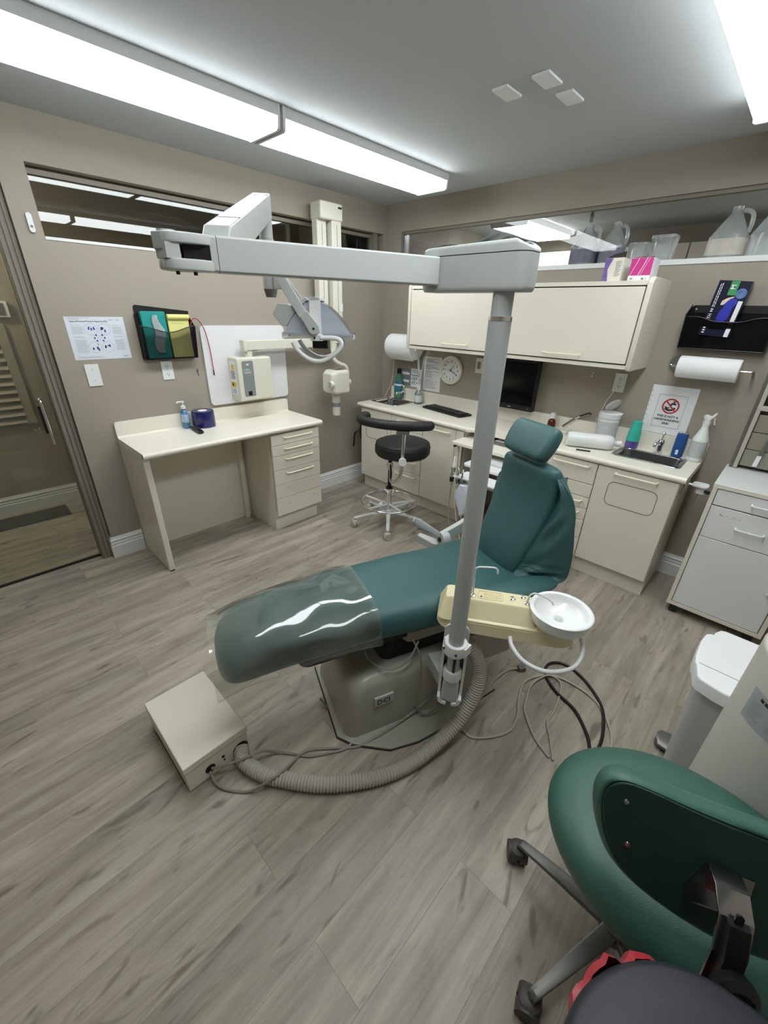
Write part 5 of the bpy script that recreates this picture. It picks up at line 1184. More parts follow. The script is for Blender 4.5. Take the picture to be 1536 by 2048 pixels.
single('coiled_charger_lead', 'tangled thin cream lead beside the charger box', 'cord', TU([(1.99, -0.08, CZ+0.003), (2.03, -0.05, CZ+0.003), (2.07, -0.09, CZ+0.005), (2.03, -0.12, CZ+0.003), (2.08, -0.06, CZ+0.007), (2.12, -0.085, CZ+0.003), (2.09, -0.12, CZ+0.003)], 0.0022, 6), M_creamhandle, (2.0, -0.08, CZ), world=True)
# can and spray bottle
t = thing('drink_can', 'blue spray can shaped tin right of the chrome tap', 'can', (2.668, -0.068, CZ))
part('can', LA([(0.001, 0), (0.026, 0), (0.031, 0.006), (0.031, 0.138), (0.027, 0.150), (0.001, 0.150)], seg=32), mat('blue_can_paint', rgb(38, 84, 150), 0.3, var=0.15, scale=20), t)
part('rim', LA([(0.024, 0.148), (0.028, 0.150), (0.028, 0.155), (0.024, 0.155)], seg=32), M_chrome, t)
part('white_print', PR(rr2(-0.006, 0.008, 0.02, 0.05, 0.003), -0.0318, -0.0308, 'xz'), M_paper, t)
t = thing('spray_bottle', 'white trigger spray bottle on the counter end', 'bottle', (2.762, -0.075, CZ), math.radians(20))
part('bottle', LA([(0.001, 0), (0.038, 0), (0.043, 0.006), (0.043, 0.125), (0.040, 0.14), (0.030, 0.165), (0.018, 0.205), (0.016, 0.225), (0.001, 0.225)], seg=32), M_milky, t)
part('label', LA([(0.0434, 0.025), (0.0434, 0.125)], seg=32), mat('spray_label', rgb(190, 192, 190), 0.5, var=0.25, scale=70), t, smooth=False)
part('trigger_head', loft(NB(), [((x, 0, z), Y, Vector((0.3, 0, 1)), 0.012, h, 2.6) for x, z, h in ((-0.022, 0.270, 0.008), (-0.015, 0.266, 0.016), (0.0, 0.256, 0.020), (0.010, 0.258, 0.016), (0.022, 0.276, 0.012), (0.030, 0.286, 0.009))], 16), M_white, t)
part('neck', LA([(0.001, 0.218), (0.019, 0.218), (0.019, 0.245), (0.001, 0.246)], seg=24), M_white, t)
part('trigger', TU([(0.03, 0, 0.268), (0.034, 0, 0.245), (0.04, 0, 0.225)], 0.004, 8), M_white, t)
# sign in sleeve
sg_ = thing('warning_sign', 'white no handwashing sign in a plastic sleeve above the right sink', 'sign', (2.545, 0, 0.943))
part('sleeve', BX(2.418, 2.668, -0.0035, -0.0022, 0.943, 1.238), M_paper, sg_, world=True)
b = NB()
for k in range(9): cyl(b, (2.4235, -0.0034, 0.96+0.03*k), (2.4235, -0.0042, 0.96+0.03*k), 0.003, seg=8)
part('punch_holes', b, M_inkgrey, sg_, world=True)
b = NB(); x0, x1, z0, z1 = 2.468, 2.622, 0.985, 1.185
for a in ((x0, x1, z0, z0+.0012), (x0, x1, z1-.0012, z1), (x0, x0+.0012, z0, z1), (x1-.0012, x1, z0, z1)): box(b, a[0], a[1], -0.0042, -0.0035, a[2], a[3])
part('border', b, M_ink, sg_, world=True, smooth=False)
cx, cz, r = 2.545, 1.118, 0.047
b = NB()
# hand and tap pictogram
tube(b, [(cx-0.028, -0.0038, cz-0.014), (cx-0.012, -0.0038, cz-0.024), (cx+0.010, -0.0038, cz-0.022), (cx+0.026, -0.0038, cz-0.008)], 0.006, 8)
tube(b, [(cx-0.030, -0.0038, cz-0.004), (cx-0.018, -0.0038, cz-0.012), (cx-0.004, -0.0038, cz-0.010)], 0.004, 8)
tube(b, [(cx+0.000, -0.0038, cz+0.006), (cx+0.006, -0.0038, cz+0.016), (cx+0.026, -0.0038, cz+0.014)], 0.0055, 8)
tube(b, [(cx+0.014, -0.0038, cz+0.016), (cx+0.014, -0.0038, cz+0.028)], 0.003, 8, smooth=False); tube(b, [(cx+0.006, -0.0038, cz+0.029), (cx+0.022, -0.0038, cz+0.029)], 0.003, 8, smooth=False)
for v in b.verts: v.co.y = -0.0035-max(0, -(v.co.y+0.0038))*0.1-0.0002
part('tap_and_hands_pictogram', b, M_ink, sg_, world=True)
b = NB(); n = 40
rings(b, [[(cx+rr_*math.cos(2*PI*k/n), y, cz+rr_*math.sin(2*PI*k/n)) for k in range(n)] for rr_, y in ((r-0.009, -0.0045), (r, -0.0045), (r, -0.0040), (r-0.009, -0.0040))], caps=False)
d = 0.7071; q = r-0.005
prism(b, [(cx-q*d-0.003, cz+q*d-0.003), (cx-q*d+0.003, cz+q*d+0.003), (cx+q*d+0.003, cz-q*d+0.003), (cx+q*d-0.003, cz-q*d-0.003)], -0.0040, -0.0047, 'xz')
part('prohibition_symbol', b, M_red, sg_, world=True)
for s, z in (('THIS IS NOT A', 1.048), ('HANDWASHING', 1.026), ('SINK', 1.004)):
    part('lettering', text_bm(s, 0.0185, (cx, -0.0040, z), (1, 0, 0), (0, 0, 1), 0.0002, 'CENTER', bold=0.0006), M_ink, sg_, world=True)
# right file pocket
t = thing('file_pocket', 'black mesh file pocket on the back wall holding a glove box', 'file pocket', (2.68, 0, 1.46))
part('back_plate', PR(rr2(2.490, 2.885, 1.462, 1.688, 0.02), -0.001, -0.004, 'xz'), M_mesh, t, world=True)
part('top_strip', BX(2.505, 2.875, -0.006, -0.001, 1.650, 1.688), M_black, t, world=True)
xs_ = [2.490+0.395*k/18 for k in range(19)]
def fz(x): u = (x-2.49)/0.395; return 1.628-0.024*math.exp(-((u-0.5)/0.26)**4)
b = NB(); rings(b, [[(x, -0.055, 1.462), (x, -0.092, fz(x)), (x, -0.0905, fz(x)), (x, -0.0535, 1.462)] for x in xs_]); part('mesh_front', b, M_mesh, t, world=True)
b = TU([(x, -0.093, fz(x)) for x in xs_], 0.003, 8, n=2); tube(b, [(2.49, -0.056, 1.462), (2.885, -0.056, 1.462)], 0.0035, 8, smooth=False)
for x in (2.49, 2.885): tube(b, [(x, -0.056, 1.462), (x, -0.093, fz(x)), (x, -0.09, 1.64), (x, -0.004, 1.688)], 0.0032, 8, n=3)
part('wire_rim', b, M_black, t, world=True)
for x in (2.49, 2.885): part('mesh_side', PR([(-0.003, 1.462), (-0.055, 1.462), (-0.092, 1.628), (-0.004, 1.68)], x-0.001, x+0.001, 'yz'), M_mesh, t, world=True)
part('bottom', BX(2.49, 2.885, -0.056, -0.002, 1.459, 1.463), M_black, t, world=True)
part('hanging_screw', CY((2.515, -0.006, 1.668), (2.515, -0.009, 1.668), 0.005), M_chrome, t, world=True)
gb = thing('glove_box', 'dark navy glove box standing in the right file pocket', 'box', (2.645, -0.05, 1.545), 0)
gm = Matrix.Rotation(math.radians(4), 4, 'Y')
def G(b): b.transform(gm); return b
M_navy = mat('navy_card', rgb(14, 16, 44), 0.3, var=0.3, scale=14)
bxo = part('carton', G(BX(-0.072, 0.072, -0.032, 0.025, -0.012, 0.258)), M_navy, gb)
part('size_panel', G(BX(-0.015, 0.020, -0.0335, -0.032, 0.19, 0.256)), mat('green_ink', rgb(60, 150, 90), 0.4), gb)
part('size_letter', G(text_bm('M', 0.028, (0.009, -0.034, 0.218), (0, 0, 1), (-1, 0, 0), 0.0002, bold=0.001)), M_paper, gb)
part('white_stripe', G(BX(0.046, 0.066, -0.0335, -0.032, -0.01, 0.165)), M_paper, gb)
b = loft(NB(), [((x, -0.033, z), X, Y, a, 0.0015, 2) for x, z, a in ((0.0, 0.055, 0.012), (0.005, 0.075, 0.026), (0.008, 0.11, 0.026), (0.012, 0.13, 0.020), (0.018, 0.155, 0.028), (0.02, 0.175, 0.018))], 18); part('glove_picture', G(b), mat('glove_blue_ink', rgb(46, 52, 170), 0.4, var=0.2, scale=40), gb)
b = loft(NB(), [((x, -0.033, z), X, Y, a, 0.0015, 2) for x, z, a in ((-0.02, 0.142, 0.006), (-0.01, 0.162, 0.014), (0.005, 0.176, 0.012), (0.02, 0.184, 0.004))], 14); part('wrist_picture', G(b), mat('skin_ink', rgb(222, 205, 180), 0.5), gb)
b = LA([(0.001, -0.0345), (0.024, -0.0345), (0.024, -0.032), (0.001, -0.032)], (0.044, 0, 0.20), 24, 'y'); part('splash_picture', G(b), mat('splash_ink', rgb(90, 120, 170), 0.4, var=0.7, scale=70), gb)
part('box_lettering', G(text_bm('EATH', 0.021, (-0.047, -0.034, 0.045), (0, 0, 1), (-1, 0, 0), 0.0002, bold=0.0003)), M_paper, gb)
b = NB(); random.seed(6)
for x in (-0.058, -0.050):
    z = 0.13
    while z < 0.235:
        l = random.uniform(0.006, 0.016); box(b, x-0.0018, x+0.0018, -0.0338, -0.032, z, z+l); z += l+0.003
for z in (0.0, 0.012, 0.024, 0.106, 0.116): box(b, -0.060, -0.049, -0.0338, -0.032, z, z+0.006)
part('text_lines', G(b), M_paper, gb)
# towel roll on bar
t = thing('paper_towel_holder', 'paper towel roll on a chrome wall bar under the right file pocket', 'paper towel roll', (2.67, 0, 1.36))
part('roll', LA([(0.018, 2.532), (0.056, 2.532), (0.060, 2.536), (0.060, 2.818), (0.056, 2.822), (0.018, 2.822)], (0, -0.10, 1.364), 40, 'x'), M_towel, t, world=True)
part('bar', TU([(2.49, -0.10, 1.372), (2.50, -0.10, 1.366), (2.53, -0.10, 1.364), (2.84, -0.10, 1.364), (2.868, -0.10, 1.366), (2.875, -0.085, 1.364), (2.875, -0.002, 1.364)], 0.006, 10, n=3), M_chrome, t, world=True)
part('wall_disc', CY((2.515, 0, 1.372), (2.515, -0.012, 1.372), 0.048), M_dullmetal, t, world=True)
part('disc_arm', CY((2.515, -0.012, 1.372), (2.515, -0.10, 1.366), 0.006), M_chrome, t, world=True)
# small wall plugs
single('wall_plug', 'tiny white wall plug marks under the wall cabinet', 'wall plug', cyl(CY((2.035, 0, 1.262), (2.035, -0.004, 1.262), 0.004, seg=8), (2.033, 0, 1.243), (2.033, -0.006, 1.243), 0.0045), M_paper, (2.035, 0, 1.25), world=True)
# boxes on the wall cabinet
def gbox(x0, x1, y0, y1, z0, z1, label, mm, col2, nm='tissue_box'):
    t = thing(nm, label, 'box', ((x0+x1)/2, (y0+y1)/2, z0)); return t
t = gbox(2.055, 2.152, -0.26, -0.14, 1.815, 1.912, 'opened white and purple glove box on top of the wall cabinet', 0, 0, 'glove_box')
part('carton', BX(2.055, 2.152, -0.30, -0.17, 1.797, 1.915), M_cream_top, t, world=True)
part('open_flap', PR([(2.050, 1.915), (2.153, 1.915), (2.153, 1.945), (2.09, 1.934)], -0.285, -0.283, 'xz'), mat('dark_card', rgb(50, 42, 40), 0.6), t, world=True)
part('purple_print', PR([(2.0552, 1.80), (2.085, 1.80), (2.075, 1.86), (2.095, 1.914), (2.0552, 1.914)], -0.3015, -0.30, 'xz'), mat('purple_print_ink', rgb(120, 100, 165), 0.5, var=0.5, scale=50), t, world=True)
b = NB(); [box(b, 2.115, 2.147-0.006*(k % 3), -0.3012, -0.30, 1.895-0.007*k, 1.897-0.007*k) for k in range(11)]; part('text_lines', b, M_inkgrey, t, world=True)
t = gbox(2.19, 2.30, -0.26, -0.14, 1.815, 1.912, 'pink and white glove box on top of the wall cabinet', 0, 0, 'glove_box')
part('carton', BX(2.193, 2.302, -0.30, -0.17, 1.797, 1.908), M_paper, t, world=True)
part('pink_print', BX(2.1935, 2.3015, -0.3015, -0.30, 1.825, 1.907), mat('pink_print_ink', rgb(205, 60, 140), 0.5, var=0.12, scale=20, stretch=(8, 1, 1)), t, world=True)
b = NB(); [prism(b, [(x, 1.826), (x+w_, 1.826), (x+w_+0.03, 1.906), (x+0.03, 1.906)], -0.302, -0.3014, 'xz') for x, w_ in ((2.2, .002), (2.24, .003), (2.252, .0015))]; part('white_streaks', b, M_paper, t, world=True)
part('brand_marks', box(BX(2.205, 2.218, -0.3008, -0.30, 1.806, 1.812), 2.262, 2.274, -0.3008, -0.30, 1.803, 1.813), M_inkgrey, t, world=True)
part('printed_digit', text_bm('3', 0.016, (2.280, -0.3008, 1.8025), (1, 0, 0), (0, 0, 1), 0.0002), M_inkgrey, t, world=True)
part('torn_opening', PR([(2.193, 1.908), (2.302, 1.908), (2.298, 1.914), (2.262, 1.910), (2.255, 1.915), (2.21, 1.912)], -0.29, -0.285, 'xz'), mat('dark_pink_card', rgb(110, 20, 60), 0.6), t, world=True)

# jugs and tubs on the window ledge behind the glass
LZ = BZ0+0.0052
def jug(x, y, h, w_, label, rot=0, lab=None, pump=False, m=None):
    t = thing('plastic_jug', label, 'jug', (x, y, LZ), rot, 'plastic jugs on the window ledge')
    a = w_/2
    b = loft(NB(), [((dx*0.0, 0, z*h), X, Y, a*k, a*0.9*k, e) for z, k, e, dx in ((0, .9, 4, 0), (0.02, 1, 4, 0), (0.42, 1, 4, 0), (0.46, .97, 3.5, 0), (0.60, .76, 3, 0), (0.74, .53, 2.5, 0), (0.88, .30, 2, 0), (0.92, .26, 2, 0), (1.0, .26, 2, 0))], 28)
    part('body', b, m or M_jug, t)
    part('handle', TU([(a*0.3, 0, h*0.92), (a*0.62, 0, h*0.90), (a*0.85, 0, h*0.82), (a*0.92, 0, h*0.62), (a*0.85, 0, h*0.50)], 0.011, 10), m or M_jug, t)
    if lab: part('label', loft(NB(), [((0, 0, z*h), X, Y, a*1.01, a*0.91, 4) for z in (0.06, 0.38)], 28), lab, t)
    if pump: part('pump_stem', cyl(CY((0, 0, h), (0, 0, h+0.055), 0.011), (0, 0, h+0.05), (0, 0, h+0.10), 0.004), M_dullmetal, t)
    return t
M_jlab1 = mat('faded_purple_label', rgb(136, 138, 152), 0.5, var=0.3, scale=40)
M_jlab2 = mat('faded_orange_label', rgb(216, 206, 194), 0.5, var=0.25, scale=25)
jug(1.755, 0.13, 0.245, 0.165, 'hazy jug with a pump, leftmost on the window ledge', 0, M_jlab1, True)
jug(1.925, 0.14, 0.235, 0.15, 'pale bluish jug second from the left on the ledge', 0.3, M_jlab1)
jug(2.535, 0.13, 0.245, 0.175, 'milky jug with an orange and white label on the ledge', 0, M_jlab2)
jug(2.71, 0.15, 0.245, 0.175, 'milky jug at the right picture edge on the ledge', 0.2)
for x, y, r, h, l in ((2.085, 0.15, 0.055, 0.11, 'low frosted tub left of the taller one on the ledge'), (2.225, 0.12, 0.062, 0.135, 'frosted square tub between the jugs on the ledge')):
    b = loft(NB(), [((0, 0, z), X, Y, r*k, r*k, 5) for z, k in ((0, .88), (0.004, .9), (h-0.02, 1.0), (h-0.015, 1.06), (h, 1.06))], 28)
    single('plastic_tub', l, 'tub', b, M_jug, (x, y, LZ), 'frosted tubs on the window ledge')

# ================================================================== DELIVERY UNIT (behind post)
du = thing('delivery_cart', 'white instrument delivery cart with handpiece hoses behind the post', 'instrument cart', (1.78, -0.83, 0))
part('tray_top', PR(rr2(1.575, 2.03, -0.80, -0.49, 0.03), 0.655, 0.672, 'xy', inset=0.003), M_white, du, world=True)
part('tray_lip', PR(rr2(1.60, 2.03, -0.70, -0.47, 0.02), 0.672, 0.690, 'xy', inset=0.003), M_whitemetal, du, world=True)
part('instrument_bar', BX(1.55, 2.02, -0.905, -0.865, 0.585, 0.60), M_whitemetal, du, world=True, bevel=0.003)
part('side_tray', PR(rr2(1.62, 2.02, -0.935, -0.80, 0.015), 0.615, 0.625, 'xy'), M_white, du, world=True)
part('column', BX(1.86, 1.94, -0.74, -0.64, 0.06, 0.655), M_whitemetal, du, world=True, bevel=0.006)
part('foot_plate', PR(rr2(1.68, 2.03, -0.88, -0.5, 0.05), 0.001, 0.05, 'xy', inset=0.006), M_whitemetal, du, world=True)
def handpiece(x, y, z, kind):
    t = thing('handpiece', {0: 'slim white syringe handpiece, leftmost on the delivery cart bar', 1: 'black collared suction handpiece on the delivery cart bar', 2: 'steel handpiece next to the suction tip on the cart bar', 3: 'steel drill handpiece nearest the post on the cart bar'}[kind], 'handpiece', (x, y, z), 0, 'handpieces hanging on the delivery cart')
    part('body', LA([(0.001, -0.07), (0.009, -0.07), (0.011, -0.03), (0.010, 0.0), (0.012, 0.02), (0.007, 0.04), (0.006, 0.075), (0.001, 0.08)], seg=18), M_white if kind == 0 else M_chrome, t)
    part('collar', LA([(0.001, -0.03), (0.015, -0.03), (0.015, 0.0), (0.001, 0.0)], seg=18), M_black if kind == 1 else M_dullmetal, t)
    if kind != 0: part('head', TU([(0, 0, 0.06), (0.004, -0.012, 0.075), (0.006, -0.022, 0.07)], 0.006, 8), M_chrome, t)
    hz = 0.01-z
    part('hose', TU([(0, 0, -0.06), (-0.004, 0.0, -0.16), (-0.02+0.02*kind, 0.02, -0.34), (-0.03+0.05*kind, 0.05, hz+0.06), (0.0+0.07*kind, 0.09, hz), (0.06+0.06*kind, 0.10, hz)], 0.004, 8), M_cord2 if kind < 2 else M_creamhandle, t)
handpiece(1.555, -0.875, 0.655, 0); handpiece(1.575, -0.915, 0.60, 1); handpiece(1.625, -0.915, 0.60, 2); handpiece(1.665, -0.925, 0.60, 3)
b = loft(NB(), [((1.70+0.01*math.sin(9*z), -0.93, z), X, Y, a, 0.03, 2.2) for z, a in ((0.36, .01), (0.38, .022), (0.43, .045), (0.50, .06), (0.55, .045), (0.58, .03))], 14)
single('plastic_bag', 'small white plastic bag hanging under the delivery cart bar', 'bag', b, mat('white_film', rgb(215, 220, 232), 0.4, var=0.1, scale=30), (1.70, -0.93, 0.36), world=True)
# suction holder at right counter end
t = thing('suction_holder', 'chrome suction holder bracket on the right end of the counter', 'holder', (2.79, -0.42, 0.78))
part('bracket', BX(2.785, 2.86, -0.40, -0.37, 0.775, 0.785), M_chrome, t, world=True, bevel=0.002)
part('clamp', TU([(2.80, -0.40, 0.78), (2.80, -0.42, 0.74), (2.79, -0.43, 0.72)], 0.007, 8), M_steel, t, world=True)
part('plate', PR(rr2(2.83, 2.905, -0.43, -0.35, 0.02), 0.782, 0.792, 'xy', inset=0.002), M_white, t, world=True)
part('valve_body', CY((2.875, -0.39, 0.742), (2.875, -0.39, 0.782), 0.024), M_white, t, world=True)
part('black_tip', CY((2.90, -0.43, 0.77), (2.915, -0.445, 0.77), 0.010), M_black, t, world=True)
part('hanging_hose', TU([(2.87, -0.38, 0.745), (2.865, -0.375, 0.68), (2.855, -0.37, 0.62)], 0.003, 8), M_cord, t, world=True)

# ================================================================== STOOLS
def caster(parent, x, y, az, r=0.026, w_=0.02, m=M_white, name='caster', world=False):
    d = Vector((math.cos(az), math.sin(az), 0)); n = Vector((-d.y, d.x, 0)); c = Vector((x, y, r+0.0005))
    b = NB()
    for s in (-1, 1): cyl(b, c+n*s*0.004, c+n*s*(0.004+w_/2), r, r*0.93, 22)
    o = part(name, b, m, parent)
    part('caster_fork', join(CY(c, c+Vector((0, 0, r+0.012)), 0.006, seg=12), loft(NB(), [(c+Vector((0, 0, r*0.3)), d, n, r*0.9, w_*0.45, 2.5), (c+Vector((0, 0, r*0.9)), d, n, r*0.8, w_*0.5, 2.5), (c+Vector((0, 0, r*1.15)), d, n, r*0.3, w_*0.3, 2.5)], 14)), m, o)
st_ = thing('drafting_stool', 'black padded dental stool with foot ring and curved armrest', 'stool', (0.965, -0.885, 0), 0)
R5 = 0.29
for k in range(5):
    a = math.radians(-47.7+72*k); d = Vector((math.cos(a), math.sin(a), 0)); n = Vector((-d.y, d.x, 0))
    b = loft(NB(), [(d*q+Vector((0, 0, z)), n, Z, w_, h_, 4) for q, z, w_, h_ in ((0.025, 0.112, 0.020, 0.013), (0.15, 0.098, 0.016, 0.010), (0.28, 0.080, 0.012, 0.008), (0.295, 0.078, 0.008, 0.006))], 12)
    part('base_leg', b, M_whitemetal, st_)
    caster(st_, d.x*R5, d.y*R5, a+1.9, 0.029, 0.040, M_hose)
part('hub', LA([(0.001, 0.09), (0.034, 0.09), (0.034, 0.128), (0.028, 0.135), (0.001, 0.135)], seg=28), M_whitemetal, st_)
part('chrome_column', LA([(0.001, 0.13), (0.026, 0.13), (0.026, 0.265), (0.022, 0.268), (0.022, 0.285), (0.026, 0.288), (0.026, 0.32), (0.001, 0.322)], seg=28), M_chrome, st_)
part('black_piston', CY((0, 0, 0.32), (0, 0, 0.612), 0.0145), M_black, st_)
part('piston_boot', LA([(0.001, 0.318), (0.029, 0.318), (0.029, 0.33), (0.001, 0.33)], seg=24), M_black, st_)
rgz = 0.20
b = TU([(0.225*math.cos(t), 0.225*math.sin(t), rgz) for t in [2*PI*k/48 for k in range(48)]], 0.009, 12, closed=True, smooth=False); part('foot_ring', b, M_chrome, st_)
for k in range(5):
    a = math.radians(-20+72*k); part('ring_spoke', loft(NB(), [(Vector((math.cos(a)*q, math.sin(a)*q, 0.175+(rgz-0.175)*q/0.22)), Vector((-math.sin(a), math.cos(a), 0)), Z, 0.010, 0.006, 4) for q in (0.02, 0.22)], 10), M_whitemetal, st_)
part('ring_knob', CY((-0.03, -0.045, 0.175), (-0.045, -0.068, 0.17), 0.022), M_white, st_)
b = LA([(0.001, 0.608), (0.17, 0.608), (0.200, 0.616), (0.214, 0.636), (0.215, 0.682), (0.206, 0.706), (0.182, 0.720), (0.10, 0.728), (0.001, 0.730)], (0.075, 0.055, 0), 56); sea = part('seat', b, M_blackmatte, st_, angle=80)
part('piping', TU([(0.075+0.207*math.cos(t), 0.055+0.207*math.sin(t), 0.706) for t in [2*PI*k/48 for k in range(48)]], 0.0025, 6, closed=True, smooth=False), M_black, sea)
part('arm_clamp', CY((0, 0, 0.485), (0, 0, 0.545), 0.026), M_chrome, st_)
part('bent_arm_tube', TU([(0.02, -0.015, 0.515), (0.09, -0.085, 0.495), (0.15, -0.15, 0.475), (0.205, -0.185, 0.482), (0.250, -0.175, 0.52), (0.262, -0.165, 0.58), (0.268, -0.16, 0.72), (0.268, -0.155, 0.855)], 0.0135, 16), M_chrome, st_)
part('arm_knob', CY((0.28, -0.175, 0.66), (0.300, -0.195, 0.66), 0.028, seg=12), M_white, st_)
part('arm_bracket', along(BX(-0.055, 0.035, -0.02, 0.02, 0.852, 0.868), (0.268, -0.155, 0), Vector((.8, .6, 0)), Vector((-.6, .8, 0))), M_dullmetal, st_)
ap = [(-0.10, -0.135, 0.915), (-0.115, -0.205, 0.908), (-0.065, -0.245, 0.902), (0.02, -0.235, 0.898), (0.11, -0.205, 0.896), (0.20, -0.165, 0.898), (0.28, -0.11, 0.900), (0.345, -0.035, 0.900), (0.375, 0.03, 0.900)]
b = TU(ap, lambda t: 0.034*(min(1, (t+0.02)*14, (1.02-t)*14))**0.5, 18, n=6); part('curved_backrest', b, M_blackmatte, st_, angle=80)

# green stool in the foreground
gs = thing('operator_stool', 'large green vinyl stool seen from behind in the right foreground', 'stool', (3.184, -2.32, 0))
SX, SY = 0.055, 0.055
for k in range(5):
    a = math.radians(176.5+72*k); d = Vector((math.cos(a), math.sin(a), 0)); n = Vector((-d.y, d.x, 0))
    b = loft(NB(), [(d*q+Vector((0, 0, z)), n, Z, w_, h_, 5) for q, z, w_, h_ in ((0.03, 0.125, 0.022, 0.014), (0.16, 0.110, 0.018, 0.011), (0.262, 0.092, 0.014, 0.009), (0.280, 0.086, 0.013, 0.012), (0.288, 0.078, 0.012, 0.010))], 12)
    part('base_leg', b, M_dullmetal, gs)
    caster(gs, d.x*0.285, d.y*0.285, a+2.2, 0.032, 0.050, M_wheel)
part('gas_column', CY((0, 0, 0.09), (0, 0, 0.42), 0.024), M_chrome, gs)
part('hub', CY((0, 0, 0.09), (0, 0, 0.145), 0.036), M_dullmetal, gs)
def seat_out(k, dz, z):
    out = []
    for i in range(64):
        t = 2*PI*i/64; rx = 0.312*k; ry = 0.252*k
        rr_ = 1.0+0.03*math.cos(2*(t-0.6))
        out.append((SX+rx*rr_*math.cos(t), SY+ry*rr_*math.sin(t), z))
    return out
b = NB(); rings(b, [seat_out(k, 0, z) for k, z in ((0.80, 0.415), (0.93, 0.418), (0.985, 0.432), (1.0, 0.455), (0.985, 0.480), (0.93, 0.502), (0.84, 0.516), (0.70, 0.522), (0.5, 0.516), (0.2, 0.512), (0.01, 0.512))])
part('seat', b, M_green, gs, angle=80)
part('seat_plate', BX(-0.09, 0.09, -0.09, 0.09, 0.40, 0.416), M_black, gs)
# tilted backrest: local frame (w, up, out)
wd = Vector((0.93, 0.37, 0)).normalized(); nb_ = Vector((0.37, -0.93, 0.35)).normalized(); ub = nb_.cross(wd).normalized()
if ub.z < 0: ub = -ub
P0 = Vector((3.22, -2.47, 0.68))+wd*0.08
def BK(bm): bm.transform(Matrix(((wd.x, ub.x, nb_.x, P0.x), (wd.y, ub.y, nb_.y, P0.y), (wd.z, ub.z, nb_.z, P0.z), (0, 0, 0, 1)))); return bm
half = [(0.0, 0.147), (0.10, 0.150), (0.18, 0.157), (0.225, 0.157), (0.248, 0.142), (0.257, 0.115), (0.252, 0.075), (0.238, 0.035), (0.215, -0.003), (0.18, -0.032), (0.13, -0.054), (0.07, -0.070), (0.0, -0.078)]
def bko(k, off=0.0):
    pts = [Vector((x, y, 0)) for x, y in half]+[Vector((-x, y, 0)) for x, y in half[-2:0:-1]]
    sm = smooth_path(pts, 4, closed=True); c = Vector((0, 0.042, 0)); out = []
    for p in sm:
        d = (p-c); out.append(c+d+d.normalized()*off)
    return out
b = NB(); rings(b, [[Vector((p.x, p.y, z)) for p in bko(1, o_)] for o_, z in ((-0.03, -0.060), (-0.012, -0.056), (0.004, -0.042), (0.010, -0.026), (0.009, -0.012), (0.004, -0.003), (-0.002, 0.0), (-0.007, -0.006), (-0.02, -0.006))])
part('backrest_cushion', BK(b), M_green, gs, world=True, angle=80)
b = NB(); rings(b, [[Vector((p.x, p.y, z)) for p in bko(1, o_)] for o_, z in ((-0.005, -0.008), (-0.005, 0.001), (-0.008, 0.003))]); bb = part('back_board', BK(b), M_greendark, gs, world=True)
for w_, u_2 in ((-0.215, 0.118), (-0.196, 0.035), (0.215, 0.118), (0.196, 0.035)):
    part('screw', BK(LA([(0.001, 0.003), (0.0055, 0.003), (0.0045, 0.0055), (0.001, 0.006)], (w_, u_2, 0), 14)), M_chrome, bb, world=True)
# bracket
def BS(bm): bm.transform(Matrix.Translation((-0.055, 0.028, 0))); return BK(bm)
bt = NB(); rings(bt, [[(x, y, z) for x, y in ((-0.045, -0.03), (0.05, -0.03), (0.05, 0.035), (-0.02, 0.035))] for z in (0.003, 0.006)]); prism(bt, [(-0.045, 0.004), (-0.045, 0.03), (0.02, 0.022), (0.05, 0.004)], -0.032, -0.028, 'xz')
part('mount_plate', BS(bt), M_darkchrome, gs, world=True)
prof = [(0.045, 0.010), (0.040, 0.045), (0.015, 0.075), (-0.04, 0.085), (-0.14, 0.075), (-0.24, 0.055), (-0.30, 0.02)]
b = NB(); rings(b, [[(x, u_3, z+t_) for x, t_ in ((-0.024, 0), (0.024, 0), (0.024, 0.005), (-0.024, 0.005))] for u_3, z in prof]); part('flat_bar', BS(b), M_darkchrome, gs, world=True, bevel=0.001)
b = NB(); rings(b, [[(x, u_3, z+t_) for x, t_ in ((-0.016, 0.005), (0.016, 0.005), (0.014, 0.020), (-0.014, 0.020))] for u_3, z in prof[2:]]); part('black_spine', BS(b), M_black, gs, world=True)
part('slot', BS(PR(rr2(-0.006, 0.006, -0.015, 0.03, 0.005), 0.083, 0.0865, 'xy')), M_black, gs, world=True)
part('adjusting_knob', BS(LA([(0.001, 0.085), (0.012, 0.085), (0.012, 0.10), (0.028, 0.104), (0.030, 0.122), (0.020, 0.130), (0.001, 0.131)], (0.006, -0.075, 0), 10)), M_black, gs, world=True)
part('under_bar', TU([P0+ub*-0.30+nb_*0.02, Vector((3.25, -2.42, 0.40)), Vector((3.20, -2.32, 0.395))], 0.012, 10), M_black, gs, world=True)

# black lidded bin with red liner
rb = thing('pedal_bin', 'round black lidded bin with red liner in the bottom right corner', 'bin', (3.325, -2.79, 0))
part('body', LA([(0.001, 0), (0.165, 0), (0.168, 0.01), (0.185, 0.62), (0.001, 0.62)], seg=44), M_black, rb)
b = NB(); rr = []
for z, k in ((0.60, 0.192), (0.640, 0.200), (0.668, 0.207), (0.690, 0.209), (0.698, 0.200)):
    ring = []
    for i in range(120):
        t = 2*PI*i/120; da = (t-math.radians(146)+PI) % (2*PI)-PI; up_ = math.exp(-(da/0.42)**2)
        q = k+0.005*math.sin(11*t+z*40)+0.004*math.sin(23*t+z*60)+up_*(0.012+0.004*math.sin(37*t))
        zq = 0.60+(z-0.60)*(0.45+0.50*up_)+0.005*math.sin(17*t)*(z > 0.61)
        ring.append((q*math.cos(t), q*math.sin(t), zq))
    rr.append(ring)
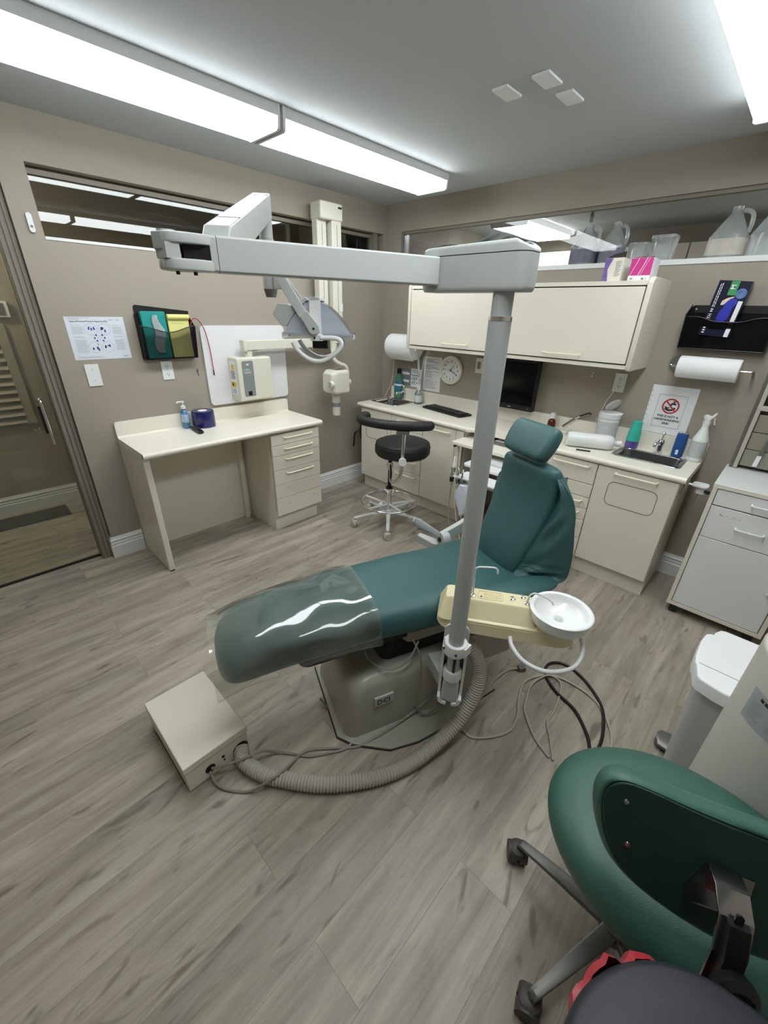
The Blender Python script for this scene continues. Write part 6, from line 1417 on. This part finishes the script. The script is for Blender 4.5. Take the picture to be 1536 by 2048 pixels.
rings(b, rr, caps=False); part('red_liner', b, mat('red_plastic_film', rgb(165, 50, 58), 0.3, var=0.15, scale=30), rb)
part('lid', LA([(0.001, 0.655), (0.198, 0.655), (0.208, 0.662), (0.211, 0.675), (0.208, 0.688), (0.198, 0.697), (0.15, 0.708), (0.001, 0.715)], seg=72), mat('black_lid_vinyl', rgb(44, 45, 50), 0.5, var=0.12, scale=60, bump=0.3, bscale=500), rb, angle=80)

# white cylinder with label
tk = thing('white_canister', 'tall white cylindrical canister with grey label and black lid', 'canister', (3.382, -1.862, 0))
part('body', LA([(0.001, 0.001), (0.166, 0.001), (0.17, 0.008), (0.17, 0.868), (0.166, 0.875), (0.001, 0.875)], seg=72), mat('canister_white', rgb(196, 194, 186), 0.4, var=0.03), tk)
part('black_lid', LA([(0.001, 0.876), (0.135, 0.876), (0.142, 0.885), (0.142, 0.93), (0.125, 0.945), (0.001, 0.95)], (0.015, 0.01, 0), 48), M_black, tk)
b = NB(); rings(b, [[(0.1705*math.cos(a), 0.1705*math.sin(a), z) for a in [math.radians(209+3.6*k) for k in range(14)]] for z in (0.685, 0.785)], close=False, caps=False); lb = part('label', b, mat('silver_print_label', rgb(160, 165, 170), 0.4), tk)
def cyl_lines(a0, a1, z0, z1): 
    return rings(NB(), [[(0.1709*math.cos(a), 0.1709*math.sin(a), z) for a in [math.radians(a0+(a1-a0)*k/6) for k in range(7)]] for z in (z0, z1)], close=False, caps=False)
for k in range(4): part('bold_mark', cyl_lines(219+4.2*k, 222.2+4.2*k, 0.764, 0.774), M_ink, tk)
b = NB(); random.seed(4)
for k in range(9):
    z = 0.755-0.0062*k; join(b, cyl_lines(213, 213+random.uniform(9, 13), z-0.0016, z)); join(b, cyl_lines(232, 232+random.uniform(6, 16), z-0.0016, z))
part('label_print', b, M_inkgrey, tk)

# white step bin
M_binw = mat('bin_white_plastic', rgb(238, 240, 240), 0.4, var=0.02); M_bing = mat('bin_grey_plastic', rgb(196, 197, 194), 0.45, var=0.02)
wb = thing('step_bin', 'white rectangular step-on waste bin before the rolling cabinet', 'bin', (3.3, -1.47, 0))
b = NB(); rings(b, [[(x, y, z) for x, y in rr2(3.155+i, 3.43-i, -1.625+i, -1.315-i, 0.03)] for z, i in ((0.002, 0.012), (0.02, 0.010), (0.46, 0.0))]); part('body', b, M_bing, wb, world=True)
def lid_o(k=0.0): return [(3.445-k, -1.67+k), (3.205+k*0.5, -1.662+k), (3.150+k, -1.645+k), (3.140+k, -1.63+k), (3.128+k, -1.575), (3.122+k, -1.565), (3.117+k, -1.52), (3.117+k, -1.42), (3.125+k, -1.36), (3.137+k, -1.345-k), (3.150, -1.34-k), (3.150, -1.325-k), (3.165, -1.292-k), (3.180, -1.285-k), (3.445-k, -1.285-k)]
b = NB(); rings(b, [[(x, y, z) for x, y in lid_o(k)] for z, k in ((0.452, 0.004), (0.455, 0.0), (0.50, 0.0), (0.506, 0.003), (0.509, 0.010))]); ld = part('lid', b, M_binw, wb, world=True, angle=40)
part('lid_seam', BX(3.135, 3.44, -1.5655, -1.563, 0.5085, 0.5096), M_inkgrey, ld, world=True)
part('pedal', loft(NB(), [((x, -1.50, 0.028), Y, Z, a, 0.016, 2.4) for x, a in ((3.118, .02), (3.13, .045), (3.17, .05))], 16), M_dullmetal, wb, world=True)

# rolling cabinet
rc = thing('rolling_cabinet', 'white rolling cabinet with two drawers and a door at the right wall end', 'cabinet', (3.15, -0.26, 0))
M_cab = mat('cool_white_laminate', rgb(226, 227, 226), 0.35, var=0.02)
b = NB(); box(b, 2.928, 2.948, -0.462, -0.02, 0.062, 0.82); box(b, 3.355, 3.375, -0.462, -0.02, 0.062, 0.82); box(b, 2.948, 3.355, -0.462, -0.02, 0.062, 0.082); box(b, 2.948, 3.355, -0.04, -0.02, 0.082, 0.82)
part('carcass', b, M_cream, rc, world=True, smooth=False)
part('frame_front', join(join(BX(2.927, 2.947, -0.482, -0.4625, 0.060, 0.82), BX(3.356, 3.376, -0.482, -0.4625, 0.060, 0.82)), BX(2.9475, 3.3555, -0.482, -0.4625, 0.060, 0.080)), M_cream, rc, world=True)
tpb = part('top', BX(2.925, 3.378, -0.482, -0.018, 0.822, 0.842), M_cab, rc, world=True, bevel=0.003)
part('top_front_edge', BX(2.926, 3.377, -0.484, -0.482, 0.8205, 0.841), M_cream, rc, world=True)
d = part('drawer', BX(2.950, 3.352, -0.478, -0.460, 0.728, 0.815), M_cab, rc, world=True, bevel=0.002)
part('handle', handle_bm((3.105, -0.478, 0.775), (3.215, -0.478, 0.775), (0, -1, 0), 0.0055), M_white, d, world=True)
d = part('drawer', BX(2.950, 3.352, -0.478, -0.460, 0.538, 0.722), mat('scuffed_white_laminate', rgb(226, 227, 226), 0.35, var=0.02), rc, world=True, bevel=0.002)
part('handle', handle_bm((3.082, -0.478, 0.632), (3.197, -0.478, 0.632), (0, -1, 0), 0.0055), M_white, d, world=True)
b = NB(); random.seed(12)
for k in range(26):
    x = 2.995+random.random()*0.085; z = 0.680+random.gauss(0, 0.006); s = random.uniform(0.0006, 0.0022); box(b, x, x+s*2.5, -0.4786, -0.478, z, z+s)
part('scuff_marks', b, M_inkgrey, d, world=True, smooth=False)
d = part('door', BX(2.950, 3.352, -0.478, -0.460, 0.084, 0.534), M_cab, rc, world=True, bevel=0.002)
part('handle', handle_bm((3.315, -0.478, 0.33), (3.315, -0.478, 0.43), (0, -1, 0), 0.0055), M_white, d, world=True)
for x, y in ((2.968, -0.445), (3.33, -0.43), (2.975, -0.08), (3.33, -0.08)):
    b = CY((x-0.019, y, 0.0285), (x+0.019, y, 0.0285), 0.028); box(b, x-0.018, x+0.018, y-0.018, y+0.018, 0.045, 0.061); part('caster', b, M_black, rc, world=True)
# glazed metal rack above the cabinet
gr = thing('metal_rack', 'grey metal framed rack with panels standing on the rolling cabinet', 'rack', (3.12, -0.05, 0.843))
part('frame', join(join(BX(2.955, 2.975, -0.09, -0.065, 0.845, 1.75), BX(3.30, 3.32, -0.09, -0.065, 0.845, 1.75)), BX(2.955, 3.32, -0.092, -0.063, 1.175, 1.20)), M_hose, gr, world=True, bevel=0.002)
part('dark_side', BX(2.938, 2.954, -0.085, -0.012, 0.845, 1.75), M_dullmetal, gr, world=True)
for k in range(3):
    z0 = 0.862+0.098*k; part('panel', BX(2.978, 3.298, -0.078, -0.03, z0, z0+0.094), mat('grey_beige_panel', rgb(140, 136, 122), 0.4), gr, world=True, bevel=0.002)
part('upper_glass', BX(2.978, 3.298, -0.075, -0.070, 1.205, 1.745), M_winglass, gr, world=True)
part('upper_back', BX(2.978, 3.298, -0.030, -0.020, 1.205, 1.745), M_dullmetal, gr, world=True)
part('strap_label', PR([(3.035, 0.872), (3.056, 0.872), (3.060, 0.935), (3.040, 0.935)], -0.0925, -0.0905, 'xz'), M_paper, gr, world=True)
part('strap', PR([(3.040, 0.936), (3.060, 0.936), (3.075, 1.05), (3.058, 1.05)], -0.0925, -0.0905, 'xz'), M_dullmetal, gr, world=True)
